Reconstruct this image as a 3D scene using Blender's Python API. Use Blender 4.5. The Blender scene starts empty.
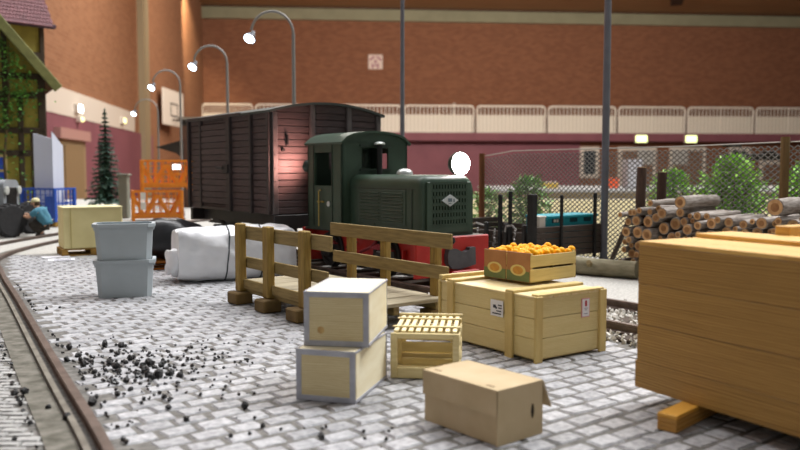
import bpy, math, random
from mathutils import Vector, Matrix, Euler
R = math.radians
rnd = random.Random(7)
SC = bpy.context.scene
COL = SC.collection

# ------------------------------------------------------------------ camera
cam = bpy.data.cameras.new('camera'); camo = bpy.data.objects.new('camera', cam); COL.objects.link(camo)
camo.location = (0, 0, 1.7)
camo.rotation_euler = (R(90) - math.atan(55 / 800), 0, 0)
cam.sensor_width = 36; cam.lens = 36; cam.clip_start = .05; cam.clip_end = 5000
cam.dof.use_dof = True; cam.dof.focus_distance = 9.2; cam.dof.aperture_fstop = .95
SC.camera = camo
SC.view_settings.view_transform = 'Standard'; SC.view_settings.look = 'None'
SC.view_settings.gamma = 1; SC.view_settings.use_curve_mapping = False
SC.view_settings.exposure = 0.1

# ------------------------------------------------------------------ world, hall lamps and added fill lights
w = bpy.data.worlds.new('hall_ambience'); SC.world = w; w.use_nodes = True
w.node_tree.nodes['Background'].inputs[0].default_value = (1, .98, .97, 1)
w.node_tree.nodes['Background'].inputs[1].default_value = .30

def area(name, loc, sx, sy, power, col=(.98, .985, 1.0), rot=(0, 0, 0)):
    l = bpy.data.lights.new(name, 'AREA'); l.shape = 'RECTANGLE'; l.size = sx; l.size_y = sy; l.energy = power; l.color = col
    o = bpy.data.objects.new(name, l); o.location = loc; o.rotation_euler = rot; COL.objects.link(o); return o
area('hall_area_light', (60, 48, 105), 60, 40, 215000, rot=(0, R(25), 0))
area('hall_area_light', (-35, 60, 115), 110, 26, 150000)
area('hall_area_light', (40, 300, 132), 260, 30, 600000, (1, .94, .86))
area('hall_area_light', (60, 400, 100), 300, 24, 560000, (1, .92, .82), (R(84), 0, 0))  # added wash, tilted at the far wall to brighten its upper part
area('ceiling_fill', (60, 380, 96), 260, 20, 200000, (1, .9, .78), (R(165), 0, 0))  # added fill aimed upwards to brighten the ceiling and beam
def spot(name, loc, target, power, ang, col, size=1, blend=.6):
    l = bpy.data.lights.new(name, 'SPOT'); l.energy = power; l.spot_size = R(ang); l.color = col; l.shadow_soft_size = size; l.spot_blend = blend
    o = bpy.data.objects.new(name, l); o.location = loc
    o.rotation_euler = (Vector(target) - Vector(loc)).to_track_quat('-Z', 'Y').to_euler(); COL.objects.link(o); return o

# ------------------------------------------------------------------ materials
def lin(h):
    if isinstance(h, str):
        c = [int(h[i:i + 2], 16) / 255 for i in (0, 2, 4)]
    else: c = [x / 255 for x in h]
    return tuple((x / 12.92 if x <= .04045 else ((x + .055) / 1.055) ** 2.4) for x in c) + (1,)
MATS = {}
def mat(name, col, rough=.6, col2=None, scale=4, stretch=(1, 1, 1), bump=0., metal=0, detail=4, spec=.4, vary=0., coat=0, alpha=None, trans=0, isl=0., wood=None):
    """noise-mixed colour, optional bump; vary / isl: brightness change per object / per loose piece"""
    if name in MATS: return MATS[name]
    m = bpy.data.materials.new(name); m.use_nodes = True; MATS[name] = m
    nt = m.node_tree; b = nt.nodes['Principled BSDF']; L = nt.links.new
    b.inputs['Roughness'].default_value = rough; b.inputs['Metallic'].default_value = metal
    b.inputs['Specular IOR Level'].default_value = spec
    b.inputs['Base Color'].default_value = lin(col)
    if coat: b.inputs['Coat Weight'].default_value = coat
    if trans: b.inputs['Transmission Weight'].default_value = trans
    if alpha is not None: b.inputs['Alpha'].default_value = alpha
    out = None
    if col2 or bump or wood:
        tc = nt.nodes.new('ShaderNodeTexCoord'); mp = nt.nodes.new('ShaderNodeMapping'); mp.inputs['Scale'].default_value = stretch
        L(tc.outputs['Object'], mp.inputs['Vector'])
        no = nt.nodes.new('ShaderNodeTexNoise'); no.inputs['Scale'].default_value = scale; no.inputs['Detail'].default_value = detail
        L(mp.outputs[0], no.inputs['Vector'])
        if vary or isl:
            oi = nt.nodes.new('ShaderNodeObjectInfo'); ad = nt.nodes.new('ShaderNodeVectorMath'); ad.operation = 'ADD'
            mu = nt.nodes.new('ShaderNodeMath'); mu.operation = 'MULTIPLY'; mu.inputs[1].default_value = 37
            L(oi.outputs['Random'], mu.inputs[0]); cb = nt.nodes.new('ShaderNodeCombineXYZ')
            for k in range(3): L(mu.outputs[0], cb.inputs[k])
            L(mp.outputs[0], ad.inputs[0]); L(cb.outputs[0], ad.inputs[1]); L(ad.outputs[0], no.inputs['Vector'])
        fac = no.outputs['Fac']
        if wood:
            wv = nt.nodes.new('ShaderNodeTexWave'); wv.bands_direction = wood; wv.inputs['Scale'].default_value = scale * 1.2
            wv.inputs['Distortion'].default_value = 7; wv.inputs['Detail'].default_value = 3; wv.inputs['Detail Scale'].default_value = 1.2
            L(mp.outputs[0] if not (vary or isl) else ad.outputs[0], wv.inputs['Vector'])
            mx = nt.nodes.new('ShaderNodeMath'); mx.operation = 'MULTIPLY_ADD'; mx.inputs[1].default_value = .45
            mh = nt.nodes.new('ShaderNodeMath'); mh.operation = 'MULTIPLY'; mh.inputs[1].default_value = .55
            L(no.outputs['Fac'], mh.inputs[0]); L(wv.outputs['Fac'], mx.inputs[0]); L(mh.outputs[0], mx.inputs[2]); fac = mx.outputs[0]
        if col2:
            r = nt.nodes.new('ShaderNodeValToRGB'); r.color_ramp.elements[0].position = .32; r.color_ramp.elements[1].position = .68
            r.color_ramp.elements[0].color = lin(col2); r.color_ramp.elements[1].color = lin(col)
            L(fac, r.inputs[0]); out = r.outputs[0]
        if bump:
            bp = nt.nodes.new('ShaderNodeBump'); bp.inputs['Strength'].default_value = bump; bp.inputs['Distance'].default_value = .02
            L(fac, bp.inputs['Height']); L(bp.outputs[0], b.inputs['Normal'])
    if vary or isl:
        if out is None:
            rg = nt.nodes.new('ShaderNodeRGB'); rg.outputs[0].default_value = lin(col); out = rg.outputs[0]
        oi = nt.nodes.new('ShaderNodeObjectInfo'); src = oi.outputs['Random']; amt = vary
        if isl:
            ge = nt.nodes.new('ShaderNodeNewGeometry'); ad2 = nt.nodes.new('ShaderNodeMath'); ad2.operation = 'ADD'
            fr = nt.nodes.new('ShaderNodeMath'); fr.operation = 'FRACT'
            L(oi.outputs['Random'], ad2.inputs[0]); L(ge.outputs['Random Per Island'], ad2.inputs[1]); L(ad2.outputs[0], fr.inputs[0]); src = fr.outputs[0]; amt = isl
        mr = nt.nodes.new('ShaderNodeMapRange'); mr.inputs['To Min'].default_value = 1 - amt; mr.inputs['To Max'].default_value = 1 + amt
        L(src, mr.inputs['Value'])
        hs = nt.nodes.new('ShaderNodeHueSaturation'); L(mr.outputs[0], hs.inputs['Value']); L(out, hs.inputs['Color']); out = hs.outputs[0]
    if out is not None: L(out, b.inputs['Base Color'])
    return m
def glow(name, col, strength, base='ffffff'):
    if name in MATS: return MATS[name]
    m = mat(name, base, .3); b = m.node_tree.nodes['Principled BSDF']
    b.inputs['Emission Color'].default_value = lin(col); b.inputs['Emission Strength'].default_value = strength
    return m
def brick_mat(name, c1, c2, mortar, scale, rough=.9):
    m = mat(name, c1, rough); nt = m.node_tree; b = nt.nodes['Principled BSDF']
    tc = nt.nodes.new('ShaderNodeTexCoord'); br = nt.nodes.new('ShaderNodeTexBrick')
    br.inputs['Color1'].default_value = lin(c1); br.inputs['Color2'].default_value = lin(c2); br.inputs['Mortar'].default_value = lin(mortar)
    br.inputs['Scale'].default_value = scale; br.inputs['Mortar Size'].default_value = .012; br.inputs['Brick Width'].default_value = .5; br.inputs['Row Height'].default_value = .16
    nt.links.new(tc.outputs['UV'], br.inputs['Vector']); nt.links.new(br.outputs['Color'], b.inputs['Base Color'])
    return m

# ------------------------------------------------------------------ mesh builder
class MB:
    def __init__(s): s.v = []; s.f = []
    def add(s, vs, fs, M=None):
        o = len(s.v); s.v += [tuple(M @ Vector(p)) if M is not None else tuple(p) for p in vs]; s.f += [tuple(i + o for i in f) for f in fs]; return s
    def box(s, c, d, rot=None, bev=0.0):
        """box centred at c with full sizes d; bev chamfers every edge"""
        hx, hy, hz = d[0] / 2, d[1] / 2, d[2] / 2
        M = Matrix.Translation(c) @ (Euler(rot).to_matrix().to_4x4() if rot else Matrix())
        if bev <= 0:
            vs = [(x * hx, y * hy, z * hz) for x in (-1, 1) for y in (-1, 1) for z in (-1, 1)]
            return s.add(vs, [(0, 1, 3, 2), (4, 6, 7, 5), (0, 4, 5, 1), (2, 3, 7, 6), (0, 2, 6, 4), (1, 5, 7, 3)], M)
        b = min(bev, hx * .9, hy * .9, hz * .9); vs = []; idx = {}
        for x in (-1, 1):
            for y in (-1, 1):
                for z in (-1, 1):
                    for a in range(3):
                        p = [x * (hx - b), y * (hy - b), z * (hz - b)]; p[a] = (x * hx, y * hy, z * hz)[a]
                        idx[x, y, z, a] = len(vs); vs.append(tuple(p))
        def ori(f):
            q = [Vector(vs[i]) for i in f]; nn = (q[1] - q[0]).cross(q[2] - q[1]); cc = sum(q, Vector()) / len(q)
            return f if nn.dot(cc) > 0 else f[::-1]
        fs = []
        for a in range(3):
            o1, o2 = [k for k in range(3) if k != a]
            for sg in (-1, 1):
                f = []
                for p, q in ((-1, -1), (1, -1), (1, 1), (-1, 1)):
                    k = [0, 0, 0]; k[a] = sg; k[o1] = p; k[o2] = q; f.append(idx[k[0], k[1], k[2], a])
                fs.append(ori(tuple(f)))
            for p in (-1, 1):
                for q in (-1, 1):
                    k0 = [0, 0, 0]; k0[o1] = p; k0[o2] = q; k1 = list(k0); k0[a] = -1; k1[a] = 1
                    fs.append(ori((idx[(*k0, o1)], idx[(*k1, o1)], idx[(*k1, o2)], idx[(*k0, o2)])))
        for x in (-1, 1):
            for y in (-1, 1):
                for z in (-1, 1): fs.append(ori(tuple(idx[x, y, z, a] for a in range(3))))
        return s.add(vs, fs, M)
    def tube(s, pts, r, n=8, caps=True):
        pts = [Vector(p) for p in pts]; rs = r if isinstance(r, (list, tuple)) else [r] * len(pts); o = len(s.v); up = None
        for i, p in enumerate(pts):
            t = (pts[min(i + 1, len(pts) - 1)] - pts[max(i - 1, 0)]).normalized()
            if up is None: up = Vector((0, 0, 1)) if abs(t.z) < .9 else Vector((1, 0, 0))
            a = t.cross(up).normalized(); b = a.cross(t); up = b
            for k in range(n):
                an = 2 * math.pi * k / n; s.v.append(tuple(p + (a * math.cos(an) + b * math.sin(an)) * rs[i]))
        for i in range(len(pts) - 1):
            for k in range(n):
                k2 = (k + 1) % n; s.f.append((o + i * n + k, o + i * n + k2, o + (i + 1) * n + k2, o + (i + 1) * n + k))
        if caps:
            s.f.append(tuple(o + k for k in range(n))[::-1]); e = o + (len(pts) - 1) * n; s.f.append(tuple(e + k for k in range(n)))
        return s
    def cyl(s, p0, p1, r, n=16, r2=None): return s.tube([p0, p1], [r, r if r2 is None else r2], n)
    def lathe(s, prof, n=20, M=None):
        """prof: list of (radius, z)"""
        vs = []; fs = []
        for r, z in prof:
            for k in range(n): a = 2 * math.pi * k / n; vs.append((r * math.cos(a), r * math.sin(a), z))
        for i in range(len(prof) - 1):
            for k in range(n): k2 = (k + 1) % n; fs.append((i * n + k, i * n + k2, (i + 1) * n + k2, (i + 1) * n + k))
        fs.append(tuple(range(n))[::-1]); fs.append(tuple((len(prof) - 1) * n + k for k in range(n)))
        return s.add(vs, fs, M)
    def ball(s, c, r, n=12, m=8, sc=(1, 1, 1)):
        prof = [(max(r * math.sin(math.pi * i / m), 1e-4), -r * math.cos(math.pi * i / m)) for i in range(m + 1)]
        return s.lathe(prof, n, Matrix.Translation(c) @ Matrix.Diagonal((*sc, 1)))
    def prism(s, poly, ax, d0, d1, M=None):
        """poly of 2D points extruded along axis ax (0,1,2) from d0 to d1; points fill the other two axes in order"""
        def p3(p, d):
            q = [p[0], p[1]]; q.insert(ax, d); return tuple(q)
        n = len(poly); vs = [p3(p, d0) for p in poly] + [p3(p, d1) for p in poly]
        fs = [tuple(range(n))[::-1], tuple(range(n, 2 * n))] + [(i, (i + 1) % n, n + (i + 1) % n, n + i) for i in range(n)]
        return s.add(vs, fs, M)
    def mesh(s, name, m, smooth=False):
        me = bpy.data.meshes.new(name); me.from_pydata(s.v, [], s.f); me.update()
        if m: me.materials.append(m)
        if smooth: me.polygons.foreach_set('use_smooth', [True] * len(me.polygons))
        import bmesh
        bm = bmesh.new(); bm.from_mesh(me); bmesh.ops.recalc_face_normals(bm, faces=bm.faces); bm.to_mesh(me); bm.free()
        if smooth:
            try: me.set_sharp_from_angle(angle=R(40))
            except Exception: pass
        return me
    def build(s, name, m, parent=None, smooth=False, loc=None, rot=None, kind=None, label=None):
        return obj(name, s.mesh(name, m, smooth), parent, loc, rot, kind, label)
def obj(name, me, parent=None, loc=None, rot=None, kind=None, label=None):
    o = bpy.data.objects.new(name, me); COL.objects.link(o)
    if parent is not None: o.parent = parent
    if loc is not None: o.location = loc
    if rot is not None: o.rotation_euler = rot
    if kind: o['kind'] = kind
    if label: o['label'] = label
    return o
def tag(o, label, cat, group=None):
    o['label'] = label; o['category'] = cat
    if group: o['group'] = group
    return o
def thing(name, label, cat, loc=(0, 0, 0), rz=0, group=None):
    o = bpy.data.objects.new(name, None); COL.objects.link(o); o.location = loc; o.rotation_euler = (0, 0, R(rz)); o.empty_display_size = .1
    return tag(o, label, cat, group)
def copy_tree(o, parent=None):
    c = o.copy(); COL.objects.link(c)
    if parent is not None: c.parent = parent
    for ch in list(o.children): copy_tree(ch, c)
    return c
def struct(o):
    o['kind'] = 'structure'; return o
def uv_plane(name, p0, eu, ev, m, su, sv, parent=None):
    """flat sheet from corner p0 along eu and ev, uv in su x sv units"""
    me = bpy.data.meshes.new(name); p0, eu, ev = Vector(p0), Vector(eu), Vector(ev)
    me.from_pydata([p0, p0 + eu, p0 + eu + ev, p0 + ev], [], [(0, 1, 2, 3)]); uv = me.uv_layers.new()
    for k, c in enumerate(((0, 0), (su, 0), (su, sv), (0, sv))): uv.data[k].uv = c
    me.materials.append(m); return obj(name, me, parent)
def holed(mb, M, w, h, hole, depth):
    """plate w x h (x,y centred, thickness depth towards -z) with a closed hole polygon"""
    n = len(hole); out = []; hx = sum(p[0] for p in hole) / n; hy = sum(p[1] for p in hole) / n
    for x, y in hole:
        dx, dy = x - hx, y - hy
        t = min(((w / 2 if dx > 0 else -w / 2) - hx) / dx if abs(dx) > 1e-6 else 9e9, ((h / 2 if dy > 0 else -h / 2) - hy) / dy if abs(dy) > 1e-6 else 9e9); out.append((hx + dx * t, hy + dy * t))
    # snap nearest ring points to the plate corners
    for cx in (-1, 1):
        for cy in (-1, 1):
            k = min(range(n), key=lambda i: (out[i][0] - cx * w / 2) ** 2 + (out[i][1] - cy * h / 2) ** 2); out[k] = (cx * w / 2, cy * h / 2)
    vs = [(x, y, 0) for x, y in out] + [(x, y, 0) for x, y in hole] + [(x, y, -depth) for x, y in hole] + [(x, y, -depth) for x, y in out]
    fs = []
    for i in range(n):
        j = (i + 1) % n
        fs += [(i, j, n + j, n + i), (n + i, n + j, 2 * n + j, 2 * n + i), (2 * n + i, 2 * n + j, 3 * n + j, 3 * n + i), (3 * n + i, 3 * n + j, j, i)]
    mb.add(vs, fs, M)
def holed_rect(mb, M, w, h, x0, y0, x1, y1, depth):
    """plate centred w x h with a rectangular opening"""
    o = [(-w / 2, -h / 2), (w / 2, -h / 2), (w / 2, h / 2), (-w / 2, h / 2)]; q = [(x0, y0), (x1, y0), (x1, y1), (x0, y1)]
    vs = [(x, y, 0) for x, y in o] + [(x, y, 0) for x, y in q] + [(x, y, -depth) for x, y in q] + [(x, y, -depth) for x, y in o]; fs = []
    for i in range(4):
        j = (i + 1) % 4
        fs += [(i, j, 4 + j, 4 + i), (4 + i, 4 + j, 8 + j, 8 + i), (8 + i, 8 + j, 12 + j, 12 + i), (12 + i, 12 + j, j, i)]
    mb.add(vs, fs, M)
def faceM(loc, nx):
    """matrix whose local z looks along nx ('+x','-x','-y','+y') with local y up"""
    z = {'+x': (1, 0, 0), '-x': (-1, 0, 0), '+y': (0, 1, 0), '-y': (0, -1, 0)}[nx]; z = Vector(z); y = Vector((0, 0, 1)); x = y.cross(z)
    M = Matrix((x, y, z)).transposed().to_4x4(); M.translation = Vector(loc); return M

# the long straight track: T(t, v) goes t metres back along it and v metres across to the far side
A = R(127); UX, UY = math.cos(A), math.sin(A)
def T(t, v, z=0): return (2.48 + t * UX + v * UY, 8.9 + t * UY - v * UX, z)

# ================================================================== HALL (a real sports hall, far larger than the model)
HA = R(5); EX = Vector((math.cos(HA), math.sin(HA), 0)); EL = Vector((.129, -.9916, 0)); C0 = Vector((-168, 690, 0))
m_brick = brick_mat('hall_brick', '8a5c42', '784c36', '80604c', .11)
m_brick2 = brick_mat('hall_brick_side', '95684a', '865a3e', '967458', .11)
m_purple = mat('dull_purple_paint', '8a5660', .7, '7d4c56', .05)
m_grey_beam = mat('grey_concrete', '8f8d74', .8, '86846c', .1)
m_white = mat('white_paint', 'd8d0c4', .6)
m_hallfloor = mat('hall_floor', '7a5a44', .6, '6f523e', .02)
m_woodceil = mat('ceiling_wood', 'a8845c', .7, '96744e', .03, (1, 8, 1))
def hz(py): return 1.7 + (170 - py) * .8625
def hbox(name, s0, s1, z0, z1, depth, m, parent=None, out=0):
    """box lying on the far wall between distances s0..s1 from its left corner, standing 'depth' proud of it"""
    mb = MB(); mb.box(((s0 + s1) / 2, -depth / 2 - out, (z0 + z1) / 2), (s1 - s0, depth, z1 - z0)); o = mb.build(name, m, parent)
    if parent is None: o.location = C0; o.rotation_euler = (0, 0, HA)
    return o
struct(uv_plane('wall_back', C0 + Vector((0, 0, -22)), EX * 900, (0, 0, 165), m_brick, 900, 165))
struct(uv_plane('wall_left', C0 + EL * 700 + Vector((0, 0, -22)), -EL * 700, (0, 0, 165), m_brick2, 700, 165))
struct(uv_plane('floor', (-500, -50, -20.5), (1400, 0, 0), (0, 900, 0), m_hallfloor, 1, 1))
struct(uv_plane('ceiling', (-500, 40, 141), (0, 900, 0), (1400, 0, 0), m_woodceil, 1, 1))
struct(hbox('trim_1', 0, 900, 130, 139.5, 4, m_grey_beam))
struct(hbox('trim_2', 0, 900, 139.5, 141, 6, mat('dark_wood_strip', '4a2f1c', .7)))
struct(hbox('wall_back_lower', 0, 900, 27, 34, 14, m_purple))           # edge of the gallery
struct(hbox('wall_back_base', 0, 330, -20.5, 27, 1, m_purple))
struct(hbox('trim_3', 215, 217, 27, 60, 3, m_white))
# roof girder seen top right
g = MB(); g.box((195, 560, 138), (9, 190, 10), (0, 0, R(-16))); struct(g.build('ceiling_beam', mat('dark_girder', '3c2818', .8)))
# left wall: white band, purple below, column, doors
def lbox(name, s0, s1, z0, z1, depth, m, parent=None):
    """box on the left wall between distances s0..s1 from the far corner towards us"""
    a = math.atan2(EL.y, EL.x); mb = MB(); mb.box(((s0 + s1) / 2, depth / 2, (z0 + z1) / 2), (abs(s1 - s0), depth, z1 - z0)); o = mb.build(name, m, parent)
    if parent is None: o.location = C0; o.rotation_euler = (0, 0, a)
    return o
struct(lbox('trim_4', 305, 560, 20, 29, 1, m_white))
struct(lbox('wall_left_lower', 255, 600, -20.5, 20, .8, m_purple))
struct(lbox('trim_5', 274, 289, -20, 141, 3, mat('column_beige', '94866a', .7)))
m_door = mat('beige_door', 'a08c6c', .6); m_dk = mat('dark_opening', '1c1a1c', .8)
d = lbox('door_1', 400, 432, -20.5, 12, 1.5, m_door); struct(d)
lbox('door_panel', 404, 428, -18, 10, 2, mat('beige_door_panel', '8c7656', .6), d)
lbox('door_head', 398, 436, 12, 15.5, 3, mat('pinkish_lintel', 'b08880', .6), d)
d = lbox('door_2', 362, 378, -20.5, 13, 1.5, m_dk); struct(d)  # solid dark slab stands in for the unlit depth of a doorway
lbox('door_frame', 360, 362, -20.5, 14, 2, m_purple, d)

# gallery railing: one thing, each bay a part
rail = thing('gallery_railing', 'long white gallery railing with balusters along the far brick wall', 'railing', C0 + Vector((0, 0, 33.5)), 5)
m_rail = mat('railing_white', 'f2ede2', .5); m_panel = mat('railing_sheet', 'ddd7ca', .6)
s = 1.5
bay = None
for k in range(15):
    W = 60.
    if bay is None:
        fr = MB(); ring = []
        for cx, cy, a0 in ((W - 3, 20.5, 0), (3, 20.5, 90)):
            for q in range(5): ring.append((cx + 3 * math.cos(R(a0 + q * 22.5)) - 1, -12, cy + 3 * math.sin(R(a0 + q * 22.5))))
        fr.tube([(W - 1, -12, 0)] + ring + [(2 - 3 + 0, -12, 0)], .8, 6); fr.tube([(W / 2 - 1, -12, 0), (W / 2 - 1, -12, 23)], .6, 6)
        bm_ = MB()
        for q in range(1, 18): bm_.box((q * W / 18 - 1, -12, 11.5), (.7, .5, 23))
        sh = MB().box((W / 2 - 1, -11.2, 8.2), (W - 2, .4, 15.5))
        bay = fr.build('railing_frame', m_rail, rail)
        b2 = bm_.build('baluster_row', m_rail, bay, kind='stuff'); b3 = sh.build('railing_sheet', m_panel, bay); fbay = bay
    else:
        fbay = copy_tree(bay, rail)
    if k == 0: fbay.location = (1.5, 0, 0); fbay.scale = (.69, 1, 1); s = 46.2; continue
    fbay.location = (s, 0, 0); fbay.scale = (1, 1, 1); s += W + 3.2
# exit lamps, doors and windows under the gallery
m_exit = glow('exit_glow', 'e8ff9a', 2.2)
for k, (px, lab) in enumerate(((637, 'left of the two lit green exit signs under the gallery'), (688, 'right of the two lit green exit signs under the gallery'))):
    X = (px - 400) * .89 + 168 - 2
    e = thing('exit_sign', lab, 'sign', C0 + EX * (X + 4) + Vector((0, -8, hz(138) - .3)), 5, 'exit signs under the gallery')
    MB().box((0, -7.5, 0), (11, 2.4, 7), bev=.3).build('sign_case', m_white, e)
    MB().box((0, -8.8, 0), (9.8, .3, 5.6)).build('lit_face', m_exit, e)
m_glassd = mat('dark_window_glass', '2a2e34', .15)
m_pale = mat('pale_window', 'b8b8b4', .3)
for k, (a, b, t, bb) in enumerate(((579, 598, 146, 178), (617, 655, 146, 194), (668, 704, 146, 194), (727, 748, 146, 190), (757, 782, 160, 190))):
    x0, x1 = [(p - 400) * (.862 + .00015 * (p - 400)) + 168 + 3 for p in (a, b)]; z0, z1 = hz(bb), hz(t)
    fr = hbox(f'window_{k + 1}' if k in (0, 3) else f'door_{k + 3}', x0, x1, z0, z1, 1.4, m_white); struct(fr)
    hbox('pane', x0 + 3.4, x1 - 3.4, z0 + 3, z1 - 3.4, .4, m_glassd if k in (0, 3) else m_brick, fr, 1.3)
    if k in (1, 2): hbox('upper_pane', (x0 + x1) / 2 + (0 if k == 1 else -15), x1 - (2 if k == 1 else 17), z1 - 16, z1 - 3, .5, m_pale, fr, 1.6)
# square sign with reddish strokes
sg = thing('wall_sign', 'small square white sign with faded red strokes on the far brick wall', 'sign', C0 + EX * ((376 - 400) * .8625 + 168) + Vector((0, -.6, hz(61.5))), 5)
MB().box((0, 0, 0), (12.4, .6, 12.4)).build('sign_plate', mat('sign_white', 'd9c6bb', .6), sg)
pm = MB()
pm.box((-3, -.4, 3), (5, .2, 1.6), (0, R(-35), 0)); pm.box((3, -.4, 3), (5, .2, 1.6), (0, R(35), 0)); pm.box((0, -.4, .2), (2, .2, 3))
pm.box((-2.6, -.4, -3.6), (1.4, .2, 4)); pm.box((2.2, -.4, -3.6), (1.4, .2, 4)); pm.box((0, -.4, -3), (3.4, .2, 1.2))
pm.build('sign_strokes', mat('faded_red_print', 'a97784', .7), sg)
# basketball board on the left wall
bb = thing('basketball_board', 'white basketball backboard on the left brick wall behind the lamps', 'backboard', C0 + EL * 215 + Vector((6, 0, 30)), 0)
MB().box((0, 0, 8), (1.2, 42, 21), bev=.4).build('backboard', m_white, bb)
hp = MB(); hp.tube([(3 + 4.5 * math.cos(R(a)), 4.5 * math.sin(R(a)), 1) for a in range(0, 361, 24)], .5, 6, False); hp.build('hoop', mat('dark_hoop', '3c3028', .5), bb)
mk = MB()
for c, d_ in (((.8, 0, 10.5), (.2, 14, .8)), ((.8, 0, 3.5), (.2, 14, .8)), ((.8, 7, 7), (.2, .8, 7.8)), ((.8, -7, 7), (.2, .8, 7.8))): mk.box(c, d_)
mk.build('target_outline', mat('board_line', '55504c', .6), bb)
# lit emergency lamps on the white band
for (sd, z, col, st, nm, lab, sz) in ((409, 23.3, 'ffffff', 9, 'emergency_lamp', 'bright white emergency lamp on the white band of the left wall', 3.2),
                                      (407, 19.6, 'f4f07a', 1.6, 'exit_sign', 'small yellow lit sign below the bright emergency lamp on the left wall', 2.0),
                                      (335, 23.5, 'f6f088', 1.8, 'exit_sign', 'small yellow lit sign behind the fir tree on the left wall', 3.0)):
    P = C0 + EL * sd; o = thing(nm, lab, 'lamp' if 'lamp' in nm else 'sign', P + Vector((1.5, 0, z)), 7)
    MB().box((0, 0, 0), (2, sz * 1.7, sz), bev=.3).build('lamp_case', m_white, o)
    MB().box((1.1, 0, 0), (.3, sz * 1.4, sz * .75)).build('lit_face', glow('lit_' + col, col, st), o)
spot('hall_wall_lamp', (-128, 560, 138), (-155, 600, 90), 500000, 70, (1, .78, .5), 3)

# exhibition table far behind the fence
tb = thing('exhibition_table', 'long exhibition table under a white cloth beyond the chain-link fence', 'table', (58, 150, -20.5), 0)
MB().box((0, 0, 18.6), (84, 30, .8), bev=.2).build('table_top', mat('white_cloth', 'a9a9a6', .8), tb)
MB().box((0, -15.2, 12.5), (84, .3, 12)).build('cloth_front', mat('beige_cloth', '77694c', .8), tb)
for x in (-40, 40):
    for y in (-13, 13): MB().cyl((x, y, 0), (x, y, 18.2), .8, 8).build('leg', m_dk, tb)
def simple_case(name, lab, cat, loc, d, m, m2):
    o = thing(name, lab, cat, loc); MB().box((0, 0, d[2] / 2), d, bev=d[2] * .05).build('case', m, o); MB().box((0, 0, d[2] * 1.03), (d[0] * 1.04, d[1] * 1.04, d[2] * .12), bev=d[2] * .03).build('lid', m2, o)
mo = mat('orange_plastic_far', 'd8552a', .5)
simple_case('display_case', 'orange box on the white exhibition table beyond the fence', 'box', (37.4, 142, -1.5), (2, 3, 1.6), mo, mo)
mg = mat('grey_plastic_far', 'a9a9ac', .5)
simple_case('display_case', 'pale grey box on the exhibition table beside the orange one', 'box', (40.8, 141, -1.5), (2.6, 4, 4.6), mg, mg)
my = mat('yellow_card_far', 'c0a040', .6)
simple_case('display_case', 'yellow box at the end of the exhibition table behind the teal box', 'box', (26.5, 142, -1.5), (2.6, 3, 1.0), my, m_white)

# ================================================================== MODEL GROUND
m_dirt = mat('joint_dirt', '48453f', .95, '2f2d2a', 9, bump=.3)
m_gravel = mat('pale_gravel', 'b9b7b0', .95, '94928c', 26, bump=.6, detail=6)
gm = MB(); gm.box((0, 22, -.36), (64, 50, .65)); ground = struct(gm.build('ground', m_dirt)); ground['label'] = 'earth base of the model with cobbles and gravel'
gv = MB(); gp = [T(-14, -.78)[:2], T(7.1, -.78)[:2], (-8.2, 16.2), (-10.2, 17.5), (-11.2, 12), (-32, 12), (-32, 46.8), (31.9, 46.8), (31.9, 4)]
gv.prism(gp, 2, -.03, -.004); gv.build('gravel_bed', m_gravel, ground, kind='structure')
sd2 = MB(); sd2.prism([T(-7, 5.1)[:2], T(13, 5.1)[:2], (-1.5, 46), (31.5, 46), (31.5, 10)], 2, -.02, .004); sd2.build('sandy_field', mat('sandy_ground', 'a4976e', .95, '7f7656', 3, bump=.4), ground, kind='structure')
jf = MB(); jf.prism([T(-6.5, -.80)[:2], T(7.05, -.80)[:2], (-8.2, 16.1), (-10.3, 17.3), (-11.1, 12), (-9, 3), (3, 3)], 2, -.034, -.0105); jf.build('joint_fill', mat('joint_sand', '797671', .95, '55534f', 14, bump=.4), ground, kind='structure')
# cobbles
m_cob = mat('granite_cobble', 'b2b2b4', .55, '858588', 22, bump=.5, detail=8, isl=.16, spec=.5)
def sett(mb, cx, cy, lx, ly, rot, jz=0, top=0.0, seed=None):
    r = seed or rnd; c, s_ = math.cos(rot), math.sin(rot); vs = []
    b = min(lx, ly) * .12; jit = [(r.uniform(-.012, .012), r.uniform(-.01, .01)) for _ in range(4)]
    for (ex, z) in ((0, -.05), (0, -.02), (b, 0)):
        for k, (sx, sy) in enumerate(((-1, -1), (1, -1), (1, 1), (-1, 1))):
            x = sx * (lx / 2 - ex) + jit[k][0]; y = sy * (ly / 2 - ex) + jit[k][1]
            vs.append((cx + x * c - y * s_, cy + x * s_ + y * c, top + z + jz + (r.uniform(-.002, .002) if z == 0 else 0)))
    fs = [(8, 9, 10, 11)]
    for a in (0, 4):
        for k in range(4): k2 = (k + 1) % 4; fs.append((a + k, a + k2, a + 4 + k2, a + 4 + k))
    mb.add(vs, fs)
RAILC = [(-1.2, 3.6), (-1.8, 4.76), (-2.83, 6.55), (-4.8, 10), (-6.46, 12.9), (-7.7, 15.45), (-8.05, 18.9), (-7.6, 23), (-6.4, 27)]
def spline(pts, per=8):
    out = []; P = [Vector((*p, 0)) for p in pts]
    for i in range(len(P) - 1):
        a, b, c, d_ = P[max(i - 1, 0)], P[i], P[i + 1], P[min(i + 2, len(P) - 1)]
        for q in range(per):
            t = q / per; out.append(.5 * ((2 * b) + (c - a) * t + (2 * a - 5 * b + 4 * c - d_) * t * t + (3 * b - a - 3 * c + d_) * t ** 3))
    out.append(P[-1]); return out
RC = spline(RAILC)
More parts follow.
